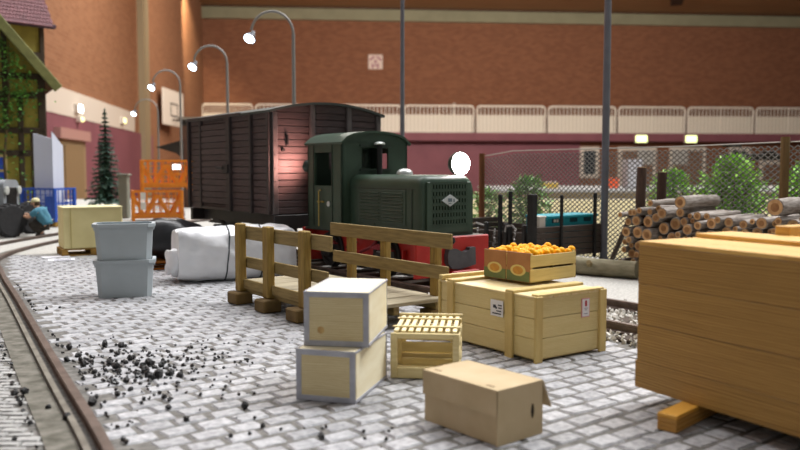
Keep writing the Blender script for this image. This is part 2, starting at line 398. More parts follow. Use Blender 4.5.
def rail_side(x, y):
    """signed distance right of the curved rail"""
    best = 9e9; sd = 0
    for i in range(len(RC) - 1):
        a, b = RC[i], RC[i + 1]; dx, dy = b.x - a.x, b.y - a.y; L2 = dx * dx + dy * dy; t = max(0, min(1, ((x - a.x) * dx + (y - a.y) * dy) / L2))
        px, py = a.x + t * dx - x, a.y + t * dy - y; dd = math.hypot(px, py)
        if dd < best: best = dd; sd = (x - a.x) * dy - (y - a.y) * dx
    return best if sd > 0 else -best
cells = []; NX, NY = UY, -UX   # rows run across the track
PL, PW = .255, .18
for j in range(-36, 74):
    for i in range(-54, 36):
        tt = j * PW - .1; vv = (i + (.5 if j % 2 else 0) + .08 * math.sin(j * 2.3)) * PL - 2.2
        x, y, _ = T(tt, vv)
        if vv > -.93 or y < 3.9 or y > 16.0: continue
        if abs(x) > .5 * y + .6: continue
        if x < -2 and rail_side(x, y) < .16 or x < -8: continue
        if x >= -2 and y < 5 and rail_side(x, y) < .16: continue
        cells.append((y, x))
cells.sort(); inview = [c for c in cells if c[0] > 4.75 and abs(c[1]) < .5 * c[0] + .1 and not (c[1] > 1.9 and c[0] < 5.6 and c[1] > .43 * c[0])]
near = set(inview[:300])
var = []
for k in range(24):
    mb = MB(); sett(mb, 0, 0, (PL - .009) * rnd.uniform(.93, 1.02), (PW - .017) * rnd.uniform(.93, 1.05), 0); var.append(mb.mesh('cobblestone', m_cob))
far = MB(); ang = math.atan2(NY, NX)
for y, x in cells:
    a = ang + rnd.uniform(-.03, .03); dz = rnd.uniform(-.005, .003)
    if (y, x) in near: obj('cobblestone', rnd.choice(var), ground, (x, y, dz), (0, 0, a + rnd.choice((0, math.pi))))
    else: sett(far, x, y, (PL - .009) * rnd.uniform(.93, 1.02), (PW - .017) * rnd.uniform(.93, 1.05), a, dz)
far.build('distant_cobbles', m_cob, ground, kind='stuff')
# small setts left of the curved rail
sm = MB(); m_sett = mat('pale_setts', 'aaa9a6', .75, '8d8c8a', 20, bump=.3, isl=.08)
for j in range(0, 140):
    for i in range(0, 42):
        y = 4.0 + j * .088; x = -1.6 - (i + (.5 if j % 2 else 0)) * .17
        if rail_side(x, y) > -.34 or x < -.55 * y - .6: continue
        if y > 14: continue
        sett(sm, x, y, .16, .08, rnd.uniform(-.02, .02), rnd.uniform(-.001, .002))
sm.build('small_setts', m_sett, ground, kind='stuff')

# curved track in the paving
m_rust = mat('rusty_rail', '6b5c54', .5, '52453d', 8, metal=.35)
m_brown_web = mat('rail_web', '4a3d30', .8, '38302a', 6)
def offset_curve(pts, d):
    out = []
    for i, p in enumerate(pts):
        t = (pts[min(i + 1, len(pts) - 1)] - pts[max(i - 1, 0)]).normalized(); out.append(Vector((p.x + t.y * d, p.y - t.x * d, p.z)))
    return out
def sweep(mb, pts, prof):
    """profile of (side, z) swept along pts"""
    n = len(prof); o = len(mb.v)
    for i, p in enumerate(pts):
        t = (pts[min(i + 1, len(pts) - 1)] - pts[max(i - 1, 0)]).normalized()
        for sd, z in prof: mb.v.append((p.x + t.y * sd, p.y - t.x * sd, p.z + z))
    for i in range(len(pts) - 1):
        for k in range(n): k2 = (k + 1) % n; mb.f.append((o + i * n + k, o + i * n + k2, o + (i + 1) * n + k2, o + (i + 1) * n + k))
    mb.f.append(tuple(o + k for k in range(n))); mb.f.append(tuple(o + (len(pts) - 1) * n + k for k in range(n))[::-1])
    return mb
RP = [(-.075, -.03), (-.075, -.018), (-.014, -.008), (-.014, .04), (-.036, .05), (-.03, .07), (.03, .07), (.036, .05), (.014, .04), (.014, -.008), (.075, -.018), (.075, -.03)]
ct = thing('curved_rail_track', 'rusty curved rail track set into the cobbles at left', 'rail track')
sweep(MB(), RC, RP).build('rail', m_rust, ct)
sweep(MB(), [p for p in offset_curve(RC, -1.0)], RP).build('rail', m_rust, ct)
sweep(MB(), offset_curve(RC, -.19), [(-.12, -.035), (-.12, .004), (.06, .004), (.06, -.035)]).build('flange_groove', mat('groove_dirt', '77736a', .95, '4c4a40', 7, bump=.6), ct)
sweep(MB(), offset_curve(RC, -.10), [(-.02, -.03), (-.02, .035), (.02, .035), (.02, -.03)]).build('check_rail', mat('check_rail_steel', '7d776c', .6, '5e584e', 6), ct)
# straight track with the locomotive
mt = thing('straight_rail_track', 'straight rail track under the locomotive, on pale ballast stones', 'rail track', T(0, 0), -53)
def along(x0, x1, y, z): return [Vector((x0, y, z)), Vector((x1, y, z))]
for y in (-.57, .57): sweep(MB(), along(-16, 6, y, .055), [(a, z * 1.0) for a, z in RP]).build('rail', m_rust, mt)
slp = MB().box((0, 0, .0), (.2, 1.7, .06), bev=.012).mesh('sleeper', mat('sleeper_wood', '4b3f35', .9, '3a3029', 5, (1, 8, 1), vary=.15))
for k in range(36): obj('sleeper', slp, mt, (-15.8 + k * .61, 0, 0))
bl = MB()
for k in range(2600):
    x = rnd.uniform(-3.2, 1.6); y = rnd.uniform(-.95, 1.05); r = rnd.uniform(.02, .05)
    if abs(abs(y) - .57) < .06: continue
    c = (x, y, rnd.uniform(-.01, .035)); M = Matrix.Translation(c) @ Euler((rnd.random() * 6, rnd.random() * 6, rnd.random() * 6)).to_matrix().to_4x4() @ Matrix.Diagonal((r, r * rnd.uniform(.6, 1), r * rnd.uniform(.5, .8), 1))
    q = [(0, 0, 1)] + [(math.cos(a * 1.2566), math.sin(a * 1.2566), .2 * (-1) ** a) for a in range(5)] + [(0, 0, -1)]
    bl.add(q, [(0, 1 + a, 1 + (a + 1) % 5) for a in range(5)] + [(6, 1 + (a + 1) % 5, 1 + a) for a in range(5)], M)
bl.build('ballast', mat('ballast_stone', 'cfcbc2', .9, 'aaa69e', 12, isl=.15), mt, kind='stuff')

# ================================================================== LOCOMOTIVE (local +x = forward, -y = side facing us)
LZ = .125
m_green = mat('loco_green', '3b4d3f', .42, '334437', 3, spec=.3)
m_green2 = mat('loco_green_dark', '2c3a30', .45, '27332a', 4)
m_red = mat('loco_red', 'b4281f', .5, 'a0211b', 3)
m_dark = mat('dark_iron', '2a2624', .6, '201d1c', 6)
m_black = mat('inside_black', '0c0d0d', .9)
m_steel = mat('grey_iron', '5b5a5c', .55, '4b4a4d', 7, metal=.3)
m_brass = mat('yellow_handrail', '9a8a4a', .4, metal=.3)
m_silver = mat('silver_paint', 'c6cac6', .3, metal=.4)
lo = thing('diesel_locomotive', 'small dark green diesel locomotive with red frame and a lit headlamp', 'locomotive', T(4.6, .06), -53)
# wheels, frame
whl = MB(); whl.lathe([(.05, -.06), (.30, -.06), (.30, -.03), (.27, -.02), (.27, .04), (.2, .045), (.2, .02), (.07, .02), (.07, .06), (.03, .06)], 20, Matrix.Translation((0, 0, 0)) @ Euler((R(90), 0, 0)).to_matrix().to_4x4())
wm = whl.mesh('wheel', m_dark, True)
for x in (-.75, .75):
    for y, rz in ((-.53, 0), (.53, math.pi)): obj('wheel', wm, lo, (x, y, .43), (0, 0, rz))
    MB().cyl((x, -.5, .43), (x, .5, .43), .045, 10).build('axle', m_dark, lo)
fr = MB(); fr.box((.1, -.44, .53), (3.0, .04, .42), bev=.01); fr.box((.1, .44, .53), (3.0, .04, .42), bev=.01); fr.box((.1, 0, .6), (2.9, .84, .2)); fr.build('frame', m_red, lo)
for x in (-.75, .75):
    ab = MB(); ab.box((x, -.6, .42), (.2, .1, .2), bev=.02); ab.cyl((x, -.66, .42), (x, -.64, .42), .06, 12); ab.build('axle_box', m_dark, lo)
    sp = MB()
    for k in range(4): sp.box((x, -.6, .54 + k * .022), (.52 - k * .1, .07, .018))
    sp.build('leaf_spring', mat('spring_red', '7c1c24', .5), lo)
st = MB(); st.box((1.02, -.56, .30), (.34, .2, .03), bev=.008); st.box((.88, -.5, .42), (.03, .06, .26)); st.box((1.16, -.5, .42), (.03, .06, .26)); st.build('step', m_red, lo)
rp = MB(); rp.tube([(.2, -.6, .46), (.5, -.6, .56), (.62, -.6, .66)], .025, 8); rp.tube([(-.2, -.6, .5), (.1, -.6, .6)], .02, 8); rp.build('brake_rod', mat('dark_red_iron', '6c1820', .6), lo)
fp = MB(); fp.box((.11, 0, .745), (2.98, 1.3, .035), bev=.008); fp.build('footplate', m_green2, lo)
for x, sg in ((1.63, 1), (-1.38, -1)):
    b = MB(); b.box((x, 0, .48), (.07, 1.36, .56), bev=.012); be = b.build('buffer_beam', m_red, lo)
    M = Matrix.Translation((x + sg * .05, .08, 0))
    cp = MB(); cp.prism([(-.24, .585), (-.17, .60), (-.09, .59), (0, .55), (.07, .54), (.14, .565), (.15, .60), (.26, .60), (.27, .35), (-.02, .30), (-.17, .315), (-.25, .39), (-.26, .5)], 0, -.02, .07, M)
    cp.build('coupler_plate', m_steel, be)
    MB().box((x + sg * .1, .12, .25), (.16, .5, .07), bev=.012).build('step_bar', m_red, be)
    hk = MB(); hk.tube([(x + sg * .03, -.1, .66), (x + sg * .1, -.1, .67), (x + sg * .15, -.1, .71), (x + sg * .13, -.1, .75)], .028, 8); hk.build('coupling_hook', m_dark, be)
# hood with rounded shoulders
def hood_prof(s, top):
    w_ = .49 * s; r = .16; p = [(-w_, .76)]
    for q in range(7): a = R(180 - q * 15); p.append((-w_ + r + r * math.cos(a), top - r + r * math.sin(a)))
    for q in range(7): a = R(90 - q * 15); p.append((w_ - r + r * math.cos(a), top - r + r * math.sin(a)))
    p.append((w_, .76)); return p
hd = MB(); secs = [(-.24, 1, 1.63), (1.40, 1, 1.63), (1.47, .995, 1.618), (1.515, .985, 1.59), (1.535, .97, 1.55)]
for x, s_, t_ in secs:
    for y, z in hood_prof(s_, t_): hd.v.append((x, y, z))
n = len(hood_prof(1, 1.6))
for i in range(len(secs) - 1):
    for k in range(n): k2 = (k + 1) % n; hd.f.append((i * n + k, i * n + k2, (i + 1) * n + k2, (i + 1) * n + k))
hd.f.append(tuple(range(n))); hd.f.append(tuple((len(secs) - 1) * n + k for k in range(n))[::-1])
hood = hd.build('hood', m_green, lo, True)
sq = MB(); sq.box((1.33, -.495, 1.1), (.012, .012, .66)); sq.box((.6, -.494, 1.43), (1.62, .01, .012)); sq.box((.42, -.494, 1.12), (.012, .01, .62)); sq.build('seam_strip', m_green2, hood)
for x0 in (-.06, .52):
    lv = MB(); lv.box((x0 + .36, -.495, 1.16), (.62, .012, .5), bev=.004)
    for k in range(9): lv.box((x0 + .36, -.505, .96 + k * .05), (.5, .03, .012), (R(-35), 0, 0))
    lv.build('louvre_panel', m_green, hood)
gr = MB(); NXg, NZg = 12, 6
cw, ch = .64 / NXg, .60 / NZg
gx = 1.555
gr.box((gx, 0, .86), (.03, .82, .1), bev=.004)
for i in range(NXg + 1): gr.box((gx, -.32 + i * cw, 1.22), (.03, .026, .62))
for j in range(NZg + 1): gr.box((gx, 0, .91 + j * ch + .005), (.03, .66, .04))
gr.box((gx, -.37, 1.21), (.032, .08, .64), bev=.004); gr.box((gx, .37, 1.21), (.032, .08, .64), bev=.004)
grl = gr.build('radiator_grille', m_green, lo)
MB().box((1.538, 0, 1.21), (.006, .66, .62)).build('grille_backing', mat('grille_slot_shade', '241a16', .8), grl)  # dark sheet behind the openings paints the shade in the slots
bd = MB(); bd.prism([(-.15, 1.27), (0, 1.185), (.15, 1.27), (0, 1.355)], 0, 1.572, 1.59); bdg = bd.build('badge', mat('badge_silver', 'b9c0c0', .35, metal=.2), lo)
bk = MB(); bk.box((1.592, -.01, 1.275), (.006, .07, .05)); bk.box((1.592, .065, 1.268), (.006, .022, .045)); bk.box((1.592, -.01, 1.225), (.006, .05, .012)); bk.build('badge_mark', mat('badge_blue_grey', '5d6c74', .5), bdg)
dm = MB(); dm.lathe([(.13, 0), (.13, .02), (.12, .05), (.08, .085), (.02, .1)], 18, Matrix.Translation((.36, .12, 1.625))); dm.build('filler_cap', m_silver, lo, True)
ex = MB(); ex.cyl((-.14, .0, 1.6), (-.14, .0, 2.1), .045, 12); exo = ex.build('exhaust_pipe', mat('exhaust_black', '141414', .6), lo)
MB().lathe([(.085, 0), (.09, .02), (.05, .045), (.01, .05)], 14, Matrix.Translation((-.14, 0, 2.1))).build('rain_cap', m_silver, exo, True)
# headlamp standing on the front of the hood
hl = MB(); Mh = Matrix.Translation((1.36, .34, 1.79)) @ Euler((0, R(90), 0)).to_matrix().to_4x4()
hl.lathe([(.06, -.12), (.14, -.07), (.175, .0), (.182, .05), (.17, .055)], 20, Mh); hl.box((1.34, .34, 1.65), (.05, .06, .12)); hlo = hl.build('headlamp', m_green2, lo, True)
ln = MB(); ln.lathe([(.168, .05), (.158, .08), (.11, .11), (.03, .125)], 20, Mh); ln.build('lamp_lens', glow('headlamp_glow', 'ffe3e6', 60), hlo, True)
# cab: walls with real openings
m_cab = m_green
def cab_profile(off=0):
    pts = []; 
    for q in range(13):
        y = -.645 - off + q * (1.29 + 2 * off) / 12; f = abs(y) / .645
        pts.append((y, 2.285 + off - .10 * f * f - .09 * max(0, f - .8) ** 1.3 * 5))
    return pts
cb = MB()
for x, dep, nx in ((-.26, .04, '+x'), (-1.27, .04, '-x')):
    holed_rect(cb, faceM((x, 0, 1.45), nx), 1.29, 1.38, -.26, .27, .26, .6, dep)
    arch = cab_profile(); cb.prism([(-.645, 2.13)] + [(y, max(z, 2.13)) for y, z in arch] + [(.645, 2.13)], 0, min(x, x - dep * (1 if nx == '+x' else -1)), max(x, x - dep * (1 if nx == '+x' else -1)))
for y, nx in ((-.645, '-y'), (.645, '+y')):
    holed_rect(cb, faceM((-.765, y, 1.45), nx), 1.01, 1.38, (-.26 if y < 0 else -.2) - .03, -.0, (.2 if y < 0 else .26) + .02, .53, .04)
cab = cb.build('cab', m_cab, lo)
rf = MB(); o = 0
top = cab_profile(.035); lowr = [(y * .985, z - .035) for y, z in top]
rf.prism(top + lowr[::-1], 0, -1.33, -.2); rf.build('cab_roof', m_green, cab, True)
MB().box((-.765, 0, .79), (.96, 1.2, .05)).build('cab_floor', m_dark, cab)
sd = MB(); sd.box((-.7, .1, 1.15), (.35, .5, .7), bev=.03); sd.build('control_desk', m_black, cab)
dl = MB(); dl.box((-.52, -.652, 1.45), (.014, .012, 1.3)); dl.box((-1.08, -.652, 1.45), (.014, .012, 1.3)); dl.build('door_edge', m_green2, cab)
hr = MB(); hr.tube([(-.86, -.65, 1.38), (-.86, -.69, 1.36), (-.86, -.69, .8)], .013, 8); hr.tube([(-.95, -.66, 1.19), (-.76, -.66, 1.19)], .014, 8); hr.build('handrail', m_brass, cab)
MB().lathe([(.045, 0), (.045, .012), (.02, .02)], 14, faceM((-.62, -.65, 1.16), '-y')).build('lock_plate', m_silver, cab)
for z in (2.085, 1.70): MB().box((-.245, 0, z), (.03, .6, .025)).build('window_trim', m_green2, cab)
# rear lamp shining on the wagon behind
Mr = Matrix.Translation((-1.34, -.60, 1.76)) @ Euler((0, R(-90), R(14))).to_matrix().to_4x4()
rl = MB().lathe([(.05, -.08), (.09, -.04), (.1, .03), (.09, .035)], 16, Mr); rlo = rl.build('rear_lamp', m_green2, lo, True)
MB().lathe([(.088, .03), (.06, .055), (.02, .06)], 16, Mr).build('lamp_lens', glow('rear_lamp_glow', 'ffb6a0', 12), rlo, True)
p0 = Vector(T(5.99, -.58, 1.76)); spot('rear_lamp_beam', p0, T(6.50, -.86, 1.96), 150, 165, (1, .5, .42), .06, .8)
p1 = Vector(T(3.0, .40, 1.79)); spot('headlamp_beam', T(3.02, .41, 1.79), T(-3, .4, 1.2), 60, 120, (1, .75, .75), .1, .8)

# ================================================================== COVERED WAGON
m_wood_w = mat('wagon_board', '4f4140', .7, '3e3332', 5, (1, 1, 8), bump=.2, vary=.12)
m_post = mat('wagon_ironwork', '3c3432', .6, '322b2a', 5)
m_wroof = mat('wagon_roof', '3d423c', .6, '343833', 2)
wg = thing('covered_goods_wagon', 'dark brown boarded goods wagon with an arched roof behind the locomotive', 'wagon', T(8.12, .13), -53)
HLn, HW, Z0, Z1 = 1.72, 1.11, .95, 2.68
sides = MB(); sides.box((0, 0, (Z0 + Z1) / 2), (2 * HLn - .06, 2 * HW - .06, Z1 - Z0)); body = sides.build('body_core', m_post, wg)
NB = 15; bh = (Z1 - Z0) / NB
pe = MB().box((0, 0, 0), (.03, 2 * HW - .02, bh - .012), bev=.006).mesh('plank', m_wood_w)
ps = MB().box((0, 0, 0), (2 * HLn - .02, .03, bh - .012), bev=.006).mesh('plank', m_wood_w)
pd = MB().box((0, 0, 0), (1.2, .03, bh - .012), bev=.006).mesh('plank', m_wood_w)
ew = MB(); ew.box((HLn - .02, 0, Z0 + .02), (.03, 2 * HW, .04)); ew = ew.build('end_wall', m_post, wg)
for k in range(NB + 1):
    z = Z0 + bh * (k + .5)
    if k < NB: obj('plank', pe, ew, (HLn, 0, z))
    else:
        a = MB(); a.prism([(-HW, z - bh / 2), (HW, z - bh / 2)] + [(HW * (1 - q / 8), z - bh / 2 + .16 * (1 - (1 - q / 8) ** 2)) for q in range(1, 16)], 0, HLn - .015, HLn + .015); a.build('gable_board', m_wood_w, ew)
sw = MB(); sw.box((0, -HW + .02, Z0 + .02), (2 * HLn, .03, .04)); sw = sw.build('side_wall', m_post, wg)
for k in range(NB): obj('plank', ps, sw, (0, -HW, Z0 + bh * (k + .5)))
dr = MB(); dr.box((-.47, -HW - .035, Z1 - .02), (1.32, .04, .05)); dr.box((-.47, -HW - .035, Z0 + .03), (1.32, .04, .05)); dr = dr.build('sliding_door', m_post, wg)
for k in range(1, NB - 1): obj('plank', pd, dr, (-.47, -HW - .035, Z0 + bh * (k + .5)))
dh = MB(); dh.tube([(.05, -HW - .07, 1.72), (.05, -HW - .11, 1.74), (-.2, -HW - .11, 1.74)], .025, 8); dh.box((.1, -HW - .08, 1.72), (.22, .04, .16), bev=.01); dh.build('door_latch', m_dark, dr)
for x, wd in ((-1.09, .07), (.16, .16), (1.04, .09), (HLn - .03, .1), (-HLn + .04, .08)):
    MB().box((x, -HW - .035, (Z0 + Z1) / 2), (wd, .07, Z1 - Z0), bev=.012).build('side_post', m_post, wg)
MB().box((-.5, -HW - .05, Z1 + .005), (2.4, .05, .06), bev=.01).build('door_rail', m_post, wg)
for y, wd, dz in ((-HW + .05, .1, 0), (-.33, .1, .16), (.42, .1, .16), (HW - .05, .1, 0)):
    o = MB(); o.box((HLn + .035, y, (Z0 + Z1 + dz) / 2), (.06, wd, Z1 + dz - Z0), bev=.012)
    for k in range(8): o.cyl((HLn + .06, y, Z0 + .12 + k * .22), (HLn + .075, y, Z0 + .12 + k * .22), .014, 6)
    o.build('end_post', mat('end_post_iron', '57504e', .6, '463f3e', 5), wg)
eh = MB(); eh.tube([(HLn + .01, -.83, 2.30), (HLn + .06, -.83, 2.29), (HLn + .06, -.83, 2.14), (HLn + .01, -.83, 2.13)], .02, 8); eh.build('grab_handle', m_black, ew)
MB().cyl((HLn, -.9, 2.04), (HLn + .05, -.9, 2.04), .03, 10).build('bolt_knob', m_black, ew)
wr = MB(); q = [(1.18 * (1 - a / 10), Z1 + .015 + .175 * (1 - (1 - a / 10) ** 2)) for a in range(0, 21)]
wr.prism(q + [(y * .99, z - .04) for y, z in q[::-1]], 0, -HLn - .07, HLn + .09); wr.build('roof', m_wroof, wg, True)
uf = MB(); uf.box((0, -.8, .83), (3.5, .1, .22)); uf.box((0, .8, .83), (3.5, .1, .22)); uf.box((HLn, 0, .82), (.12, 2.2, .24), bev=.01); uf.box((-HLn, 0, .82), (.12, 2.2, .24), bev=.01); uf.build('underframe', m_dark, wg)
ww = MB(); ww.lathe([(.05, -.06), (.40, -.06), (.40, -.03), (.36, -.02), (.36, .04), (.28, .045), (.26, .02), (.09, .02), (.09, .07), (.03, .07)], 22, Euler((R(90), 0, 0)).to_matrix().to_4x4()); wwm = ww.mesh('wheel', m_dark, True)
for x in (-1.1, 1.1):
    for y, rz in ((-.55, 0), (.55, math.pi)): obj('wheel', wwm, wg, (x, y, .53), (0, 0, rz))
    MB().cyl((x, -.6, .51), (x, .6, .51), .05, 10).build('axle', m_dark, wg)
    for y in (-.82, .82):
        a = MB(); a.box((x, y, .52), (.2, .12, .22), bev=.02)
        for k in range(4): a.box((x, y, .66 + k * .022), (.7 - k * .12, .08, .018))
        a.build('axle_box', m_dark, wg)


# ================================================================== LOADING RAMP
m_ramp = mat('weathered_board', '968253', .8, '7c6a42', 6, (.6, 6, 6), bump=.25, vary=.1)
m_rpost = mat('ramp_post', '9a7f40', .75, '7e6632', 6, (6, 6, .7), bump=.25, vary=.1)
m_deck = mat('deck_board', 'a39880', .85, '8a8068', 6, (6, .6, 6), bump=.3, vary=.12)
rm = thing('loading_ramp', 'low wooden loading ramp with two-rail side fences in front of the locomotive', 'ramp', (-2.03, 10.23, 0), -53)
RW = 1.18
dkm = MB().box((0, 0, 0), (.285, RW - .02, .045), bev=.008).mesh('deck_board', m_deck)
for k in range(9): obj('deck_board', dkm, rm, (.07 + .3 * k, RW / 2 + .03, .262 + rnd.uniform(-.004, .004)), (0, 0, rnd.uniform(-.008, .008)))
for y in (.06, RW / 2, RW): MB().box((1.22, y, .185), (2.62, .08, .11), bev=.008).build('bearer', m_ramp, rm)
for x in (.02, .78, 1.55, 2.4):
    MB().box((x + .03, -.06, .075), (.26, .24, .15), bev=.015).build('foot_block', mat('block_wood', '7a6238', .8, '5d4a28', 5, bump=.3), rm)
    if x > .1: MB().box((x + .03, RW - .02, .07), (.2, .2, .13), bev=.012).build('foot_block', MATS['block_wood'], rm)
for x in (.0, .76, 1.62): MB().box((x, -.02, .585), (.14, .1, .87), bev=.012).build('fence_post', m_rpost, rm)
for x in (.72, 1.47, 2.44): MB().box((x, RW + .03, .60), (.12, .09, .74), bev=.012).build('fence_post', m_rpost, rm)
def railb(x0, x1, y, z, h, dz=0):
    M = MB(); M.box(((x0 + x1) / 2, y, z), (x1 - x0, .035, h), (0, math.atan2(dz, x1 - x0), 0), bev=.006); return M.build('fence_rail', m_ramp, rm)
railb(-.04, 2.08, .05, .90, .17); railb(-.04, 2.0, .05, .52, .14)
MB().box((1.2, -.0, .25), (2.6, .03, .12), bev=.006).build('side_stringer', m_ramp, rm)
railb(.33, 2.80, RW - .04, .92, .17); railb(.40, 2.74, RW - .04, .565, .15)

# ================================================================== CRATES AND BOXES IN THE FOREGROUND
def at_corner(name, lab, cat, C, yawL, a, b, z=0, group=None):
    """thing whose near bottom corner is C; a runs back-left along yawL, b back-right. Origin at the base centre: near corner = (+a/2, -b/2)"""
    y = R(yawL); ea = (math.cos(y), math.sin(y)); eb = (ea[1], -ea[0])
    return thing(name, lab, cat, (C[0] + ea[0] * a / 2 + eb[0] * b / 2, C[1] + ea[1] * a / 2 + eb[1] * b / 2, z), yawL - 180, group)
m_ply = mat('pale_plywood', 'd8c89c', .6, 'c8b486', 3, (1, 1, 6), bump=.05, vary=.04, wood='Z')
m_ply2 = mat('pale_plywood_lit', 'f0e8ca', .6, 'e6dab6', 3, (1, 1, 4), vary=.04)  # paler copy: light on side and lid panels put into the colour
m_edge = mat('grey_metal_edge', 'b2b3ba', .45, '9c9da6', 9, metal=.08)
def edged_box(nm, lab, C, yl, a, b, h, z, knot):
    t = at_corner(nm, lab, 'crate', C, yl, a, b, z, None)
    e = .012
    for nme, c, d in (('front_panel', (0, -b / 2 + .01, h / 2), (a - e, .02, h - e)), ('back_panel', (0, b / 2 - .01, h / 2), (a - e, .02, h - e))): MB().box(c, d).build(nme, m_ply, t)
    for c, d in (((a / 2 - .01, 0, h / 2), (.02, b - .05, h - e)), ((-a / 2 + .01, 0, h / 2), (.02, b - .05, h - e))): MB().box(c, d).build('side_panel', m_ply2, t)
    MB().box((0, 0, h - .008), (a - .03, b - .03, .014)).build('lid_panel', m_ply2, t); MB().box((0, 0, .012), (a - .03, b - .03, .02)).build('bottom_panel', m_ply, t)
    s = .042
    for y in (-1, 1):
        for zz in (s / 2, h - s / 2): MB().box((0, y * (b / 2 - .001), zz), (a, .012, s), bev=.003).build('metal_edge', m_edge, t)
        for x in (-1, 1): MB().box((x * (a / 2 - s / 2), y * (b / 2 - .001), h / 2), (s, .013, h), bev=.003).build('metal_edge', m_edge, t)
    for x in (-1, 1):
        for zz in (s / 3, h - s / 5): MB().box((x * (a / 2 - .001), 0, zz), (.012, b, s * .6 if zz < h / 2 else s * .4), bev=.003).build('metal_edge', m_edge, t)
    if knot: MB().lathe([(.028, 0), (.02, .001), (.005, .0015)], 14, faceM((-a / 2 + .13, -b / 2, .12), '-y')).build('wood_knot', mat('knot_brown', 'b08a55', .7, 'c4a468', 30), t)
    return t
edged_box('edged_crate', 'pale plywood crate with grey metal edges, lower of the stack of two', (-.325, 5.716), 163.9, .463, .78, .383, 0, False)
edged_box('edged_crate', 'pale plywood crate with grey metal edges, stacked on the other one', (-.232, 5.857), 170.7, .495, .768, .41, .386, True)

# slatted crate: three standing frames joined by slats
m_lath = mat('light_lath', 'd8c898', .65, 'c8b682', 5, (1, 6, 6), vary=.07); m_lath2 = mat('lit_top_lath', 'e8dcb4', .6, 'ddcc9a', 5, vary=.05)  # top laths paler than the frames: light on their tops is painted in
sa, sb, shh = .561, .744, .373
sc_ = at_corner('slatted_crate', 'small open slatted crate with nine top laths between the plywood crates and the carton', 'crate', (.48, 6.392), 173.8, sa, sb)
for y in (-sb / 2 + .015, -.02, sb / 2 - .015):
    f = MB(); st_ = .055
    f.box((-sa / 2 + st_ / 2, y, shh / 2), (st_, .03, shh), bev=.005); f.box((sa / 2 - st_ / 2, y, shh / 2), (st_, .03, shh), bev=.005)
    f.box((0, y, .045), (sa - 2 * st_, .028, .09), bev=.005); f.box((0, y, shh - .022), (sa - 2 * st_, .028, .044), bev=.005); f.build('frame', m_lath, sc_)
for k in range(9): MB().box((-sa / 2 + .04 + k * (sa - .08) / 8, 0, shh + .009), (.036, sb - .06, .018), bev=.004).build('top_slat', m_lath2, sc_)
for y in (-.2, .17): MB().box((0, y, shh + .024), (sa, .03, .012), bev=.003).build('cross_batten', m_lath, sc_)
MB().box((0, sb / 2 - .02, shh + .022), (sa + .01, .03, .03), bev=.004).build('cross_batten', m_lath, sc_)
for k in range(3):
    MB().box((sa / 2 - .008, 0, .06 + k * .12), (.014, sb, .06), bev=.003).build('side_slat', m_lath, sc_); MB().box((-sa / 2 + .008, 0, .06 + k * .12), (.014, sb, .06), bev=.003).build('side_slat', m_lath, sc_)
    MB().box((0, .06, .07 + k * .1), (sa - .04, .014, .085), bev=.003).build('inner_board', m_lath, sc_)
MB().box((0, .06, shh - .03), (sa - .04, .014, .06), bev=.003).build('inner_board', m_lath, sc_)
MB().box((0, 0, .02), (sa - .03, sb - .02, .02)).build('bottom_board', m_lath, sc_)

# carton
m_card = mat('brown_cardboard', 'bca886', .8, 'b09c78', 4, vary=.02); m_cardd = mat('carton_shadow_gap', '7c6848', .9); m_hole = mat('carton_hole_shade', '2b241c', .9)
ca, cb_, chh = .696, .423, .351
ct_ = at_corner('carton', 'plain brown cardboard carton with hand hole, nearest to us on the cobbles', 'carton', (.595, 4.81), 129.3, ca, cb_)
MB().box((-.004, 0, .095), (ca - .02, cb_ - .02, .19), bev=.004).build('carton_base', m_card, ct_)
ld = MB(); zc = .185 + .166 / 2
hole = [(.115 + .017 * math.cos(R(k * 22.5 + 11)), -.01 + .05 * math.sin(R(k * 22.5 + 11))) for k in range(16)]
ep = MB(); holed(ep, faceM((ca / 2, 0, chh / 2 - .001), '+x'), cb_, chh - .002, hole, .006); ep.build('end_panel', m_card, ct_)
ld.box((-ca / 2 + .003, 0, zc), (.006, cb_, .166)); ld.box((0, -cb_ / 2 + .003, zc), (ca, .006, .166)); ld.box((0, cb_ / 2 - .003, zc), (ca, .006, .166)); ld.box((0, 0, chh - .003), (ca - .002, cb_ - .002, .006))
ldo = ld.build('carton_lid', m_card, ct_)
MB().box((ca / 2 - .0085, .115, chh / 2), (.003, .06, .13)).build('hole_backing', m_hole, ct_)  # dark sheet stands in for the shade inside the hand hole
for x, y in ((.24, -.16), (-.26, -.15)): MB().box((x, y, chh + .0005), (.06, .014, .003), (0, 0, .1)).build('lid_slot', mat('slot_shade', '6d5a3c', .9), ldo)  # dark patches on the lid paint the shade of cut slots
fl = MB(); fl.box((ca / 2 - .1, cb_ / 2 + .045, .25), (.2, .006, .2), (R(24), 0, 0)); fl.build('loose_flap', m_card, ct_)

# large batten crate with two labels
m_crate = mat('crate_pine', 'd3c28c', .6, 'c5b178', 3.5, (.7, .7, 7), bump=.08, vary=.06, wood='Z'); m_crtop = mat('crate_pine_lit_top', 'ddcda4', .6, 'd2bb82', 3, (.8, 7, 1), vary=.05)  # lid pine is paler: overhead light put into its colour
m_batten = mat('crate_batten', 'cfb878', .6, 'bfa566', 4, (4, 4, .8), vary=.06)
BA, BB, BH = 1.379, .9, .591
bc = at_corner('batten_crate', 'large pale wooden crate with battens and two paper labels carrying the orange boxes', 'crate', (1.19, 6.93), 124.9, BA, BB)
for k in range(3):
    z = .03 + (BH - .05) * (k + .5) / 3; hh = (BH - .05) / 3 - .004
    for y in (-1, 1): MB().box((0, y * (BB / 2 - .02), z), (BA - .04, .024, hh), bev=.004).build('side_board', m_crate, bc)
    for x in (-1, 1): MB().box((x * (BA / 2 - .025), 0, z), (.024, BB - .06, hh), bev=.004).build('end_board', m_crate, bc)
